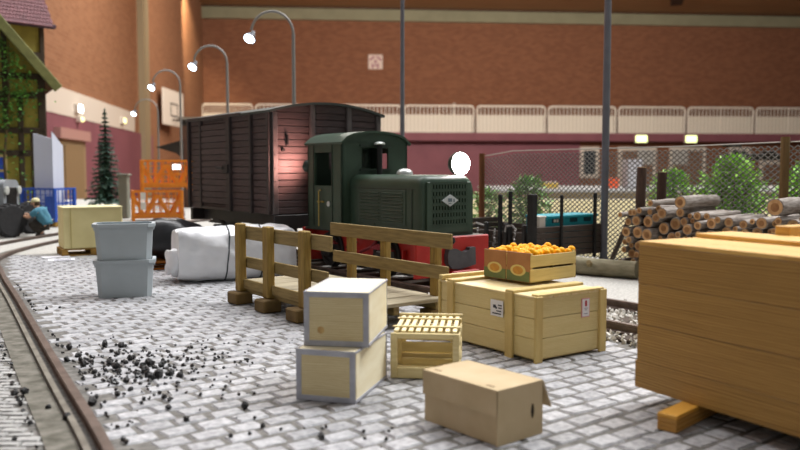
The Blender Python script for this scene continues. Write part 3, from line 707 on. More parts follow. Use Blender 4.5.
for k in range(4): MB().box((0, -BB / 2 + BB * (k + .5) / 4, BH - .012), (BA - .02, BB / 4 - .004, .022), bev=.004).build('lid_board', m_crtop, bc)
MB().box((0, 0, .03), (BA - .08, BB - .08, .03)).build('crate_floor', m_crate, bc)
for x in (BA / 2 - .335, -BA / 2 + .19):
    for y in (-1, 1): MB().box((x, y * (BB / 2 + .004), BH / 2 - .01), (.1, .03, BH + .03), bev=.006).build('side_batten', m_batten, bc)
    MB().box((x, 0, BH + .012), (.1, BB + .03, .028), bev=.006).build('lid_batten', m_batten, bc)
for x in (-1, 1):
    for y in (-1, 1): MB().box((x * (BA / 2 - .003), y * (BB / 2 - .035), BH / 2), (.03, .09, BH), bev=.006).build('corner_batten', m_batten, bc)
    MB().box((x * (BA / 2 - .04), 0, BH + .006), (.08, BB - .04, .02), bev=.004).build('lid_edge', m_batten, bc)
MB().box((-BA / 2 + .03, 0, BH + .03), (.06, BB + .02, .045), bev=.005).build('lid_rear_batten', m_batten, bc)
m_paper = mat('label_paper', 'd8d8da', .7); m_ink = mat('label_ink', '3a3c44', .8); m_redink = mat('label_red', 'a8363e', .8)
lb = MB().box((BA / 2 - .50, -BB / 2 - .0095, .425), (.17, .004, .15)).build('paper_label', m_paper, bc)
ik = MB(); yk = -BB / 2 - .0125
ik.box((BA / 2 - .53, yk, .44), (.035, .002, .03)); ik.box((BA / 2 - .51, yk, .43), (.03, .002, .02), (0, .7, 0)); ik.box((BA / 2 - .455, yk, .455), (.05, .002, .012)); ik.box((BA / 2 - .455, yk, .43), (.05, .002, .01)); ik.box((BA / 2 - .50, yk, .375), (.12, .002, .012)); ik.box((BA / 2 - .47, yk, .40), (.07, .002, .01))
ik.build('label_print', m_ink, lb)
lb = MB().box((BA / 2 - .0095, -BB / 2 + .64, .435), (.006, .105, .175)).build('address_label', mat('label_pink_rim', 'd59a9c', .7), bc)
MB().box((BA / 2 - .0065, -BB / 2 + .64, .435), (.004, .088, .158)).build('label_sheet', m_paper, lb)
ik = MB(); ik.box((BA / 2 - .004, -BB / 2 + .64, .475), (.003, .026, .052)); ik.build('red_mark', m_redink, lb)
ik = MB()
for z, w_ in ((.43, .05), (.415, .03), (.38, .05)): ik.box((BA / 2 - .004, -BB / 2 + .64, z), (.003, w_, .006))
ik.build('label_lines', mat('label_grey', '8c8c96', .8), lb)

# two orange boxes side by side on the crate, oranges one by one
m_fbox = mat('fruit_box_wood', 'dcc684', .65, 'ccb470', 5, (6, .7, 6), vary=.06)
m_fend = mat('printed_end', 'a8774c', .7, '98683f', 6); m_fgreen = mat('printed_green', '6d7a4c', .7, '5f6d44', 8); m_foval = mat('printed_cream', 'd0bf78', .7); m_foran = mat('printed_orange', 'c8963c', .7, 'b8803a', 20)
FA, FB, FH = .312, .683, .285
yw = R(128.5); ea = Vector((math.cos(yw), math.sin(yw))); eb = Vector((ea.y, -ea.x)); FC = Vector((1.245, 7.60)); FZ = BH + .028
m_orange = mat('orange_peel', 'fbb400', .55, 'f6a600', 60, bump=.15, spec=.2); m_stem = mat('orange_stem', '7a6a2a', .8)
ob = MB().ball((0, 0, 0), .041, 14, 9, (1, 1, .95)); om = ob.mesh('orange', m_orange, True)
for bi in (0, 1):
    cpos = FC + ea * ((FA + .004) * (bi + .5)) + eb * (FB / 2)
    fb = thing('fruit_box', ('right' if bi == 0 else 'left') + ' one of the two printed wooden boxes full of oranges', 'fruit box', (cpos.x, cpos.y, FZ), 128.5 - 180, 'orange boxes on the large crate')
    for y in (-1, 1):
        e = MB().box((0, y * (FB / 2 - .008), FH / 2), (FA - .006, .016, FH), bev=.004).build('end_panel', m_fend, fb)
        yy = y * (FB / 2 + .0008)
        MB().box((0, yy, .055), (FA - .012, .002, .10)).build('green_print', m_fgreen, e)
        MB().lathe([(.1, 0), (.1, .001), (.001, .0015)], 24, faceM((0, yy + y * .001, .11), '-y' if y < 0 else '+y') @ Matrix.Diagonal((1, .55, 1, 1))).build('oval_print', m_foval, e)
        MB().lathe([(.068, 0), (.068, .001), (.001, .0015)], 24, faceM((0, yy + y * .0025, .11), '-y' if y < 0 else '+y') @ Matrix.Diagonal((1, .58, 1, 1))).build('fruit_print', m_foran, e)
    for x in (-1, 1):
        for z in (.07, .205): MB().box((x * (FA / 2 - .006), 0, z), (.012, FB - .012, .115), bev=.003).build('side_slat', m_fbox, fb)
        for y in (-1, 1): MB().box((x * (FA / 2 - .02), y * (FB / 2 - .03), FH / 2), (.03, .03, FH - .01)).build('corner_post', m_fbox, fb)
    MB().box((0, 0, .008), (FA - .02, FB - .03, .014)).build('bottom_board', m_fbox, fb)
    MB().box((0, 0, .165), (FA - .03, FB - .04, .02)).build('packing_sheet', mat('orange_paper', 'b8702c', .8, 'a86224', 20), fb)
    k = 0
    for iy in range(8):
        for ix in range(3 if iy % 2 else 3):
            lx = (ix - 1) * .084 + (.012 if iy % 2 else -.012) + rnd.uniform(-.006, .006); ly = -.285 + iy * .0815 + rnd.uniform(-.004, .004)
            lz = FZ + .262 + rnd.uniform(-.006, .012)
            P = cpos - ea * lx - eb * (-ly) if False else cpos + Vector((math.cos(yw - math.pi), math.sin(yw - math.pi))) * lx + Vector((-math.sin(yw - math.pi), math.cos(yw - math.pi))) * ly
            o = obj('orange', om, None, (P.x, P.y, lz), (rnd.random(), rnd.random(), rnd.random() * 6)); tag(o, 'ripe orange in the ' + ('right' if bi == 0 else 'left') + ' fruit box on the large crate', 'orange', 'oranges in the ' + ('right' if bi == 0 else 'left') + ' fruit box')
            k += 1
            if k % 7 == 3:
                o = obj('orange', om, None, (P.x + .035, P.y + .02, lz + .022), (1, 2, k)); tag(o, 'ripe orange lying on top of the ' + ('right' if bi == 0 else 'left') + ' fruit box', 'orange', 'oranges on top of the ' + ('right' if bi == 0 else 'left') + ' fruit box')

# huge timber case at the right edge
m_case = mat('case_board', 'aa8444', .55, '86642e', 2.2, (.35, 3, 7), bump=.06, vary=.06, wood='Z'); m_casetop = mat('case_board_lit_top', 'd8ae60', .5, 'be9248', 2.5, (.4, 7, 3), vary=.05, wood='Y')  # top boards paler than the sides: light from above painted in
LBx, LBy = 1.728, 5.762; LY = 119.6
yl = R(LY); ea = Vector((math.cos(yl), math.sin(yl))); eb = Vector((ea.y, -ea.x)); LL, LD, LH = 2.9, 1.35, 1.073
cc = Vector((LBx, LBy)) - ea * LL
tc_ = at_corner('timber_case', 'huge case of varnished boards on skid blocks at the right edge', 'case', (cc.x, cc.y), LY, LL, LD, .117)
zs = [0, .20, .47, .76, LH - .03]
for k in range(4):
    z = (zs[k] + zs[k + 1]) / 2; hh = zs[k + 1] - zs[k] - .002
    for y in (-1, 1): MB().box((0 if k else .0, y * (LD / 2 - .015), z), (LL + (.03 if k == 0 else 0), .03, hh), bev=.003).build('case_board', m_case, tc_)
    for x in (-1, 1): MB().box((x * (LL / 2 - .015), 0, z), (.03, LD - .06, hh), bev=.003).build('case_board', m_case, tc_)
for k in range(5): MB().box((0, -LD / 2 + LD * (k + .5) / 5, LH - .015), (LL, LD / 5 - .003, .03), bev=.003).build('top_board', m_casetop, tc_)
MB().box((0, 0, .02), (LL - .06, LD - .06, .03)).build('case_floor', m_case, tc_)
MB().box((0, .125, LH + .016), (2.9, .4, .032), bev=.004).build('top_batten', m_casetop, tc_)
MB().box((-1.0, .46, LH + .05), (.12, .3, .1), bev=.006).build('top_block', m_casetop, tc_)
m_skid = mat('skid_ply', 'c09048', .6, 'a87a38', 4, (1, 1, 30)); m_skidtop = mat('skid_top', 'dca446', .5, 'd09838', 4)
def skid(C, yawL, lab):
    t = at_corner('skid_block', lab, 'block', C, yawL, .135, .332 + .35)
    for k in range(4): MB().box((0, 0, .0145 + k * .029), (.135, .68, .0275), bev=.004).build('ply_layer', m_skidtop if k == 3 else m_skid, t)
skid((1.784, 5.059), 135.4, 'layered plywood skid block sticking out under the huge case')
skid((2.92, 3.75), 130, 'second plywood skid block under the huge case, out towards the right')

# ================================================================== TUBS, BALE, PALLETS AT LEFT
m_tub = mat('grey_plastic', 'b0b9bd', .45, 'a9b2b6', 3)
def tub(lab, z, loc, rz, n):
    t = thing('plastic_tub', lab, 'tub', (loc[0], loc[1], z), rz, None)
    def ring(w_, d_, c, zz): return [(x * w_ / 2 + sx * 0, y, zz) for x, y, sx in ()] or [(-w_ / 2 + c, -d_ / 2, zz), (w_ / 2 - c, -d_ / 2, zz), (w_ / 2, -d_ / 2 + c, zz), (w_ / 2, d_ / 2 - c, zz), (w_ / 2 - c, d_ / 2, zz), (-w_ / 2 + c, d_ / 2, zz), (-w_ / 2, d_ / 2 - c, zz), (-w_ / 2, -d_ / 2 + c, zz)]
    rs = [ring(.68, .44, .06, 0), ring(.68, .44, .06, .012), ring(.745, .50, .07, .49), ring(.72, .475, .065, .49), ring(.655, .415, .055, .03)]
    mb = MB()
    for r in rs: mb.v += r
    for i in range(4):
        for k in range(8): mb.f.append((i * 8 + k, i * 8 + (k + 1) % 8, (i + 1) * 8 + (k + 1) % 8, (i + 1) * 8 + k))
    mb.f.append(tuple(range(8))); mb.f.append(tuple(32 + k for k in range(8)))
    mb.build('tub_shell', m_tub, t)
    rm_ = MB(); q0 = ring(.80, .55, .085, .455); q1 = ring(.80, .55, .085, .50); q2 = ring(.71, .465, .065, .50); q3 = ring(.73, .485, .07, .455)
    for r in (q0, q1, q2, q3): rm_.v += r
    for i in range(4):
        for k in range(8): j = (i + 1) % 4; rm_.f.append((i * 8 + k, i * 8 + (k + 1) % 8, j * 8 + (k + 1) % 8, j * 8 + k))
    rm_.build('rim', m_tub, t)
    for x in (-1, 1): MB().box((x * .372, 0, .43), (.03, .24, .045), bev=.008).build('grip_bar', m_tub, t)
    return t
tub('grey plastic tub with a rim, lower of the stack of two', 0, (-3.74, 10.83), 16, 0)
tub('grey plastic tub with a rim, standing in the lower tub, empty on top', .485, (-3.74, 10.83), 16, 1)
# coal lumps spilled on the cobbles
coal = [(-2.9, 7.0), (-2.85, 7.04), (-2.8, 7.07), (-2.75, 6.85), (-2.93, 7.19), (-2.8, 7.15), (-2.56, 6.61), (-2.86, 7.65), (-2.73, 7.69), (-2.68, 7.6), (-2.54, 6.89), (-2.56, 7.0), (-2.44, 6.78), (-2.41, 6.93), (-2.42, 7.07), (-2.41, 7.14), (-2.3, 6.89), (-2.23, 6.83), (-2.22, 6.95), (-2.17, 6.87), (-2.11, 6.76), (-2.07, 6.85), (-2.07, 6.95), (-1.96, 6.85), (-2.03, 6.43), (-1.99, 6.5), (-1.93, 6.54), (-2.08, 6.5), (-2.17, 6.52), (-1.81, 6.48), (-1.9, 6.55), (-2.08, 6.07), (-1.76, 5.87), (-1.70, 5.80), (-1.65, 5.6), (-2.13, 6.33), (-2.2, 6.33), (-2.13, 5.93), (-2.16, 5.75), (-2.24, 5.72), (-2.7, 7.39), (-2.6, 7.27), (-4.33, 9.71), (-4.2, 9.78), (-1.11, 5.62), (-1.45, 5.33), (-.91, 5.2), (-1.08, 5.0), (-.5, 4.98), (-3.25, 7.6), (-3.15, 7.52), (-2.92, 5.96), (-2.86, 5.99), (-2.48, 5.26), (-2.43, 4.94), (-2.51, 5.6), (-2.27, 5.35), (-2.16, 5.46), (-2.27, 5.88), (-2.98, 7.05), (-2.36, 6.62), (-2.3, 6.7), (-2.15, 6.65)]
m_coal = mat('coal', '1d1c1c', .45, '111010', 12, bump=.4, spec=.5)
cv = []
for k in range(6):
    mb = MB(); mb.ball((0, 0, 0), 1, 7, 5); mb.v = [tuple(Vector(p) * rnd.uniform(.72, 1.15)) for p in mb.v]; cv.append(mb.mesh('coal_lump', m_coal))
for k, (x, y) in enumerate(coal):
    s = rnd.uniform(.016, .04) * (1.25 if k in (4, 12, 19, 21, 25, 32) else 1); o = obj('coal_lump', cv[k % 6], None, (x, y, s * .55), (rnd.random() * 6, rnd.random() * 6, rnd.random() * 6)); o.scale = (s, s * rnd.uniform(.75, 1.1), s * .8)
    right = x > -1.6
    tag(o, 'single lump of black coal on the cobbles near the grey-edged crates' if right else 'lump of black coal from the spill right of the curved rail' if rail_side(x, y) > 0 else 'lump of black coal left of the curved rail', 'coal', 'stray coal by the crates' if right else 'spilled coal lumps' if rail_side(x, y) > 0 else 'coal left of the rail')
cr = MB()
for k in range(330):
    a = rnd.gauss(0, 1); x = -2.3 + a * .45; y = 6.75 + rnd.gauss(0, .45)
    if rail_side(x, y) < .13 or x > -1.3: continue
    s = rnd.uniform(.005, .014); cr.box((x, y, s * .6), (s * 2, s * 1.6, s * 1.4), (rnd.random(), rnd.random(), rnd.random() * 3))
for k in range(160):
    x = rnd.uniform(-3.4, .3); y = rnd.uniform(4.8, 8.2)
    if x > -.9 and y > 5.2 or rail_side(x, y) < .12: continue
    s = rnd.uniform(.004, .011); cr.box((x, y, s * .6), (s * 2, s * 1.6, s * 1.4), (rnd.random(), rnd.random(), rnd.random() * 3))
for k in range(130):
    i = rnd.randrange(4, 30); p = RC[i].lerp(RC[i + 1], rnd.random()); s = rnd.uniform(.005, .016); d_ = rnd.choice((.16, -.38, -.41)) + rnd.uniform(-.02, .02)
    cr.box((p.x + d_, p.y, s * .6), (s * 2, s * 1.6, s * 1.4), (rnd.random(), rnd.random(), rnd.random() * 3))
co = cr.build('coal_crumbs', m_coal, None, kind='stuff'); tag(co, 'fine coal crumbs scattered over the cobbles and along the curved rail', 'coal')

# bale in white film
m_film = mat('white_film', 'f0f0f2', .3, 'e6e7ea', 5, bump=.6, detail=6, spec=.6)
bt = thing('wrapped_bale', 'long bale wrapped in glossy white film with two dark straps behind the ramp', 'bale', (-2.62, 12.55, 0), 24)
from mathutils import noise
def bale_pt(u, a, grow=1.0):
    """u along -1..1, a angle"""
    L_ = .90; x = u * L_; e = abs(u); k = 1 - max(0, e - .8) ** 2 * (3.0 if u < 0 else 2.0); c, s_ = math.cos(a), math.sin(a)
    q = 4.5; rr = (abs(c) ** q + abs(s_) ** q) ** (-1 / q)
    w_, h_ = .44 * k, .395 * (k + (1 - k) * .3)
    nn = noise.noise(Vector((x * 3.1, c * 2.2, s_ * 2.2))) * .06 + noise.noise(Vector((x * 7, c * 6, s_ * 6))) * .028
    return (x, c * rr * w_ * grow + c * nn, .405 + s_ * rr * h_ * grow + s_ * nn * (.3 if s_ < 0 else 1))
mb = MB(); NU, NA = 44, 48
for i in range(NU + 1):
    u = -1 + 2 * i / NU
    for k in range(NA): mb.v.append(bale_pt(u, 2 * math.pi * k / NA))
for i in range(NU):
    for k in range(NA): k2 = (k + 1) % NA; mb.f.append((i * NA + k, i * NA + k2, (i + 1) * NA + k2, (i + 1) * NA + k))
mb.f.append(tuple(range(NA))); mb.f.append(tuple(NU * NA + k for k in range(NA)))
mb.build('bale_film', m_film, bt, True)
for u in (-.2, .42):
    s_ = MB()
    for k in range(49):
        a = 2 * math.pi * k / 48
        for du in (-.012, .012): s_.v.append(bale_pt(u + du + .05 * math.sin(a), a, 1.015))
    for k in range(48): s_.f.append((2 * k, 2 * k + 1, 2 * k + 3, 2 * k + 2))
    s_.build('strap', mat('strap_grey', '3c4248', .6), bt)
tl = MB(); tl.ball((-.93, -.16, .30), .17, 14, 10, (.55, .9, 1.3)); tl.ball((-.96, .16, .27), .15, 14, 10, (.5, .9, 1.3)); tl.v = [tuple(Vector(p) + Vector(p).normalized() * noise.noise(Vector(p) * 9) * .05) for p in tl.v]; tl.build('gathered_end', m_film, bt, True)

# dark sheeted heap on an orange pallet between tubs and bale
m_tarp = mat('black_film', '17181d', .35, '0f1014', 5, bump=.5, spec=.5)
bh_ = thing('black_sheeted_load', 'dark load under black film on an orange wooden pallet behind the white bale', 'pallet load', (-4.05, 14.1, 0), 20)
mb = MB(); mb.ball((0, 0, .46), .62, 22, 14, (1, .75, .62)); mb.v = [(p[0] + .06 * noise.noise(Vector(p) * 4), p[1] + .06 * noise.noise(Vector(p) * 4 + Vector((5, 0, 0))), max(.16, p[2] + .08 * noise.noise(Vector(p) * 3))) for p in mb.v]; mb.build('film_cover', m_tarp, bh_, True)
def pallet(parent, L_, W_, m, h=.14):
    for k in range(5): MB().box((0, -W_ / 2 + W_ * (k + .5) / 5, h - .012), (L_, W_ / 5 - .02, .024), bev=.004).build('deck_slat', m, parent)
    for x in (-1, 0, 1):
        for y in (-1, 0, 1): MB().box((x * (L_ / 2 - .06), y * (W_ / 2 - .06), h / 2 + .0), (.12, .12, h - .05), bev=.006).build('pallet_block', m, parent)
    for y in (-1, 0, 1): MB().box((0, y * (W_ / 2 - .06), .012), (L_, .1, .024), bev=.004).build('runner', m, parent)
m_pal = mat('pallet_wood', 'a8803a', .75, '8a682c', 5, (.7, 6, 6), vary=.1)
pallet(bh_, 1.25, .95, mat('orange_pallet', 'b06a1e', .7, '9a5a18', 5))

# yellowish carton on a pallet and sheets on the ground
m_ycard = mat('yellow_cardboard', 'e2d59c', .75, 'd8ca90', 3); m_ytop = mat('yellow_cardboard_top', 'ddd3a4', .75)
yc = thing('palletised_carton', 'big pale yellow carton standing on a wooden pallet at left', 'carton', (-6.32, 16.28, 0), 30)
pallet(yc, 1.2, .8, m_pal)
MB().box((0, 0, .55), (1.12, .78, .8), bev=.01).build('carton_body', m_ycard, yc)
MB().box((0, 0, .955), (1.14, .80, .03), bev=.01).build('carton_lid', m_ytop, yc)
MB().box((-.42, -.395, .55), (.012, .012, .8)).build('edge_tape', mat('tape_tan', 'b8a866', .6), yc)
ps_ = thing('paper_sheet', 'white paper sheet lying on the cobbles before the yellow carton', 'paper', (-6.75, 15.6, .004), 30); MB().box((0, 0, .004), (.5, .34, .005)).build('sheet', mat('white_paper', 'e4e4ea', .8), ps_)
pt_ = thing('paper_sheet', 'white sheet with grey print lying nearer than the other white sheet', 'paper', (-6.4, 15.05, .004), 24); MB().box((0, 0, .004), (.46, .36, .005)).build('sheet', MATS['white_paper'], pt_)
MB().box((.02, -.02, .0075), (.3, .2, .002)).build('grey_print', mat('grey_print', '9a9aa4', .8), pt_)
pp = thing('paper_sheet', 'white sheet in place of lit gravel beside the right end of the ramp', 'paper', (.08, 8.55, .004), 18); MB().box((0, 0, .004), (.26, .2, .005)).build('sheet', MATS['white_paper'], pp)  # sheet added for the pale lit gravel seen past the deck end

# ================================================================== FENCE, LOGS AND THE SECOND WAGON ON THE RIGHT
FO = Vector((4.79, 13.7)); FU = Vector((UX, UY)); FN = Vector((UY, -UX))
fn = thing('chain_link_fence', 'chain-link fence on wooden posts behind the logs', 'fence', (FO.x, FO.y, 0), -53)    # local x = -t
m_wire = mat('fence_wire', '75726e', .5, metal=.2); m_wire2 = mat('fence_top_wire', 'b0aca4', .5, metal=.3)
X0, X1, FHt = -4.9, 3.6, 2.1; cwid, chgt = .115, .088
mb = MB(); nr = int(2.08 / chgt)
def ftop(x): return FHt - .10 * max(0, min(1, (-x - 4.0) / .9)) + .05 * max(0, x) / 3.6
def wire(p, q, r=.0095):
    d = (q - p).normalized(); s_ = d.cross(Vector((0, 1, 0))).normalized() * r; y = Vector((0, r, 0)); o = len(mb.v)
    for c in (p, q): mb.v += [tuple(c + s_), tuple(c + y), tuple(c - s_), tuple(c - y)]
    for k in range(4): k2 = (k + 1) % 4; mb.f.append((o + k, o + k2, o + 4 + k2, o + 4 + k))
nc = int((X1 - X0) / cwid)
for i in range(nc):
    for j in range(nr):
        xa = X0 + i * cwid; z0 = .02 + j * chgt
        f0, f1 = ftop(xa) / FHt, ftop(xa + cwid) / FHt
        a, b, c, d_ = Vector((xa, 0, z0 * f0)), Vector((xa + cwid / 2, .0, (z0 + chgt / 2) * f0)), Vector((xa + cwid, 0, z0 * f1)), Vector((xa, 0, (z0 + chgt) * f0))
        e = Vector((xa + cwid, 0, (z0 + chgt) * f1))
        wire(a, b); wire(b, c); wire(d_, b); wire(b, e)
mb.build('wire_mesh', m_wire, fn, kind='stuff')
tw = MB(); tw.tube([(x, -.012, ftop(x)) for x in [X0 + k * .1 for k in range(int((X1 - X0) / .1) + 1)]], .012, 6); tw.build('top_wire', m_wire2, fn)
m_fpost = mat('fence_post_wood', '77603a', .8, '665030', 5, (5, 5, .6), bump=.2); m_fpost2 = mat('reddish_post', '80502f', .8, '6f4527', 5, (5, 5, .6))
for x, m_, hh in ((-4.87, m_fpost2, 2.06), (1.85, m_fpost, 2.2)):
    MB().cyl((x, -.085, 0), (x, -.085, hh), .065, 12).build('fence_post', m_, fn)

# log pile: every log with bark and a cut face
m_bark = mat('grey_bark', 'a8a098', .85, '75695f', 6, (6, 1, 6), bump=.6, vary=.18); m_cut = mat('cut_wood', 'bf9a6c', .8, '987248', 10, vary=.25); m_ring = mat('heartwood', '946a40', .8, '7c5632', 14, vary=.1)
def log_at(p, d, L_, r, lab, grp, bend=0.):
    """log whose near cut end is p, running along d"""
    d = Vector(d).normalized(); t = thing('log', lab, 'log', p, 0, grp)
    q = d.to_track_quat('Y', 'Z'); t.rotation_mode = 'XYZ'; t.rotation_euler = q.to_euler()
    pts = [(bend * math.sin(k / 5 * math.pi), L_ * k / 5, rnd.uniform(-.01, .01)) for k in range(6)]; rs = [r * rnd.uniform(.93, 1.05) for _ in range(6)]; rs[0] = r
    MB().tube(pts, rs, 10).build('bark', m_bark, t, True)
    c = MB(); M = Matrix.Translation((0, -.002, pts[0][2])) @ Euler((R(90), 0, 0)).to_matrix().to_4x4(); c.lathe([(r * .86, 0), (r * .85, .008), (r * .5, .009)], 12, M); co_ = c.build('cut_face', m_cut, t)
    c = MB(); c.lathe([(r * .5, .009), (r * .45, .0105), (r * .1, .011)], 12, M); c.build('heartwood', m_ring, co_)
    return t
PF = Vector((3.62, 13.05)); PN = Vector((UY, -UX))    # pile front runs from PF along -track, logs point along PN
placed = []; lr = random.Random(21)
def settle(s_, r):
    z = r
    for _ in range(60):
        hit = [q for q in placed if (q[0] - s_) ** 2 + (q[1] - z) ** 2 < (q[2] + r) ** 2 - 1e-6]
        if not hit: return z
        z = max(q[1] + math.sqrt(max(0, (q[2] + r) ** 2 - (q[0] - s_) ** 2)) for q in hit) + .001
    return z
def ridge(s_): return 1.10 + .06 * math.sin(s_ * 2.3) - .35 * max(0, .35 - s_)
for _ in range(1500):
    r = lr.choice((.045, .055, .06, .07, .08, .09, .105)); best = None
    for _k in range(6):
        s_ = lr.uniform(.06, 4.1); z = settle(s_, r)
        if z + r < ridge(s_) and (best is None or z < best[1]): best = (s_, z)
    if best: placed.append((best[0], best[1], r))
low = MB()
for s_, z, r in placed:
    p = PF - FU * s_ - PN * lr.uniform(-.05, .16); a_ = lr.uniform(-.045, .045); dirv = PN + FU * a_
    if z < .55 and s_ > .75: low.tube([(p.x, p.y, z), (p.x + dirv.x * .9, p.y + dirv.y * .9, z)], r * .95, 8); continue
    lv_ = 'top layer' if z > .97 else 'upper layers' if z > .7 else 'lower layers'
    sz_ = 'thin' if r < .058 else 'thick' if r > .085 else 'medium-thick'; pt2 = 'by the dark stakes' if s_ < .9 else 'in the middle' if s_ < 2.2 else 'towards the brown fence post'
    log_at((p.x, p.y, z), (dirv.x, dirv.y, lr.uniform(-.01, .03)), lr.uniform(.8, 1.0), r * .95, f'{sz_} log in {lv_} of the log pile, {pt2}', f'{sz_} logs in the {lv_} of the pile, {pt2}', lr.uniform(-.02, .02))
ho = low.build('logs_behind_case', m_bark, None, kind='stuff'); tag(ho, 'lowest logs of the pile, hidden behind the huge timber case', 'logs')
for s_, r, L_, da, lab in ((2.62, .125, 1.0, .0, 'thickest pale log lying on top of the pile'), (1.15, .10, 1.0, .05, 'thick log on top of the pile right of the stakes'), (.62, .055, .7, -.05, 'thin grey log lying uppermost beside the stakes')):
    z = settle(s_, r); placed.append((s_, z, r)); p = PF - FU * s_ - PN * .1
    log_at((p.x, p.y, z), (PN.x + FU.x * da, PN.y + FU.y * da, .01), L_, r, lab, None)
# stakes that hold the pile, trunk on the ground, leaning plank
m_stake = mat('dark_stake', '4d3a30', .85, '3a2c25', 5, (5, 5, .8), bump=.4)
for (px_, s_, hh, lab) in ((643, .12, 1.74, 'dark round stake standing left of the log pile, the taller one'), (659, .42, 1.66, 'dark round stake behind the log pile, the shorter right-hand one')):
    p = PF - FU * (.30 if s_ < .3 else .30) + PN * (.1 if s_ < .3 else .65); t = thing('stake', lab, 'stake', (p.x, p.y, 0))
    MB().tube([(0, 0, 0), (.01, 0, .6), (-.01, 0, 1.2), (0, 0, hh)], [.085, .08, .08, .075], 12).build('stake_shaft', m_stake, t, True)
    MB().lathe([(.074, hh - .003), (.07, hh + .006), (.01, hh + .007)], 12).build('cut_top', m_cut, t)
m_trunk = mat('mossy_trunk', '8f8870', .9, '6e6850', 5, (1, 3, 3), bump=.6)
tr = thing('tree_trunk', 'thick barked tree trunk lying on the ground before the dark wagon', 'trunk', (2.35, 13.42, .145), math.degrees(math.atan2(-.60, .80)))
MB().tube([(x, .02 * math.sin(x * 2), .01 * math.cos(x * 3)) for x in [k * .17 for k in range(11)]], [.15, .148, .143, .147, .152, .145, .14, .142, .138, .136, .135], 16).build('trunk_bark', m_trunk, tr, True)
kn = MB(); kn.tube([(.95, -.12, .05), (.97, -.2, .09)], [.05, .04], 10); kn.build('branch_stub', mat('stub_wood', '8a7a54', .8), tr)
lp = thing('leaning_plank', 'dark weathered plank leaning from the trunk against the log pile', 'plank', (0, 0, 0), 0)
M = MB(); a = Vector((3.48, 13.30, .05)); b = Vector((3.80, 13.12, .98)); d = b - a
MB().box((0, 0, d.length / 2), (.17, .05, d.length), bev=.01).build('plank', mat('dark_plank', '5a5048', .85, '4a4039', 6, (6, 6, 1), bump=.3), lp)
lp.location = a; lp.rotation_euler = d.to_track_quat('Z', 'Y').to_euler()

# dark open stake wagon with boxes
m_dwood = mat('dark_wagon_wood', '4a3e36', .75, '3a302a', 5, (1, 1, 7), bump=.25, vary=.12)
sw = thing('stake_wagon', 'low dark plank wagon with upright stakes behind the orange boxes', 'wagon', T(5.20, 3.56), -53)   # local +x = end facing us
sl, swd = 2.7, 1.76; xe = 1.35
for k in range(5):
    z = .24 + k * .108
    MB().box((xe, 0, z), (.05, swd, .1), bev=.008).build('end_plank', m_dwood, sw)
    if k < 4: MB().box((0, -swd / 2, z), (sl - .06, .05, .1), bev=.008).build('side_plank', m_dwood, sw); MB().box((0, swd / 2, z), (sl - .06, .05, .1), bev=.008).build('side_plank', m_dwood, sw)
    MB().box((-xe, 0, z), (.05, swd, .1), bev=.008).build('end_plank', m_dwood, sw)
MB().box((0, 0, .21), (sl - .06, swd - .06, .05)).build('wagon_floor', m_dwood, sw)
m_bst = mat('black_stake', '1f1c1b', .7, '171514', 5)
for x, y, hh, r_ in ((xe - .03, -swd / 2 - .05, 1.28, .1), (.80, -swd / 2 - .05, 1.32, .045), (.55, -swd / 2 - .05, 1.26, .05), (xe + .06, -.35 + .06, 1.26, .04), (xe + .06, .60, 1.28, .042)):
    MB().box((x, y, hh / 2 + .07), (r_ * 1.3, r_ * 1.3, hh - .12), bev=.01).build('stake', m_bst, sw)
for x in (-.85, .85):
    for y, rz in ((-.56, 0), (.56, math.pi)):
        o = obj('wheel', wm, sw, (x, y, .19), (0, 0, rz)); o.scale = (.62, .8, .62)
    MB().cyl((x, -.55, .19), (x, .55, .19), .04, 8).build('axle', m_dark, sw)
m_chain = mat('dull_chain', '8a8682', .4, metal=.6)
for x in (-.5, .0, .45, .95):
    ch = MB(); yb = -swd / 2 - .09
    for k in range(7): ch.tube([(x + .02 * math.sin(k * 2.2) + .016 * math.cos(R(a)) , yb - .012 * (k % 2), .62 - k * .05 + .03 * math.sin(R(a))) for a in range(0, 361, 45)], .008, 5, False)
    ch.build('chain', m_chain, sw)
for x in (-.25, .2, .7, 1.15): MB().box((x, -swd / 2 - .06, .45), (.07, .07, .62), bev=.01).build('side_bracket', m_dark, sw)
MB().tube([(.75, -1.0, .62), (.8, -1.03, .72), (.95, -1.03, .74), (1.02, -1.0, .66)], .018, 8).build('lever', m_chain, sw); MB().tube([(-.1, -1.0, .7), (.05, -1.05, .74), (.2, -1.0, .7)], .016, 8).build('lever', m_chain, sw)
swl = Matrix.Translation(T(5.20, 3.56)) @ Matrix.Rotation(R(-53), 4, 'Z')
def on_wagon(p): return tuple(swl @ Vector(p))
m_teal = mat('teal_plastic', '1f9aa8', .45, '1c8e9c', 3); m_teald = mat('teal_hole_shade', '123c44', .7)
tlb = thing('teal_box', 'teal plastic box with hand holes lying in the dark stake wagon', 'box', on_wagon((1.0, .16, .239)), -53)
tb_ = MB(); tb_.box((0, 0, .31), (.5, 1.3, .62), bev=.015); tb_.build('box_shell', m_teal, tlb)
MB().box((.02, 0, .64), (.54, 1.34, .05), bev=.01).build('box_rim', m_teal, tlb)
for y in (-.42, .05, .42): MB().box((.252, y, .57), (.006, .2, .075), bev=.004).build('hand_hole_shade', m_teald, tlb)  # dark patches on the shell paint the shade of hand holes
for y in (-.45, -.38): MB().box((.256, y, .57), (.006, .05, .05)).build('pale_mark', m_white, tlb)
wb = thing('white_box', 'white box end beside the teal box in the dark stake wagon', 'box', on_wagon((1.2, -.63, .239)), -53)
MB().box((0, 0, .32), (.16, .17, .64), bev=.012).build('box_shell', m_white, wb); MB().box((0, 0, .65), (.18, .19, .03), bev=.006).build('box_lid', m_white, wb)
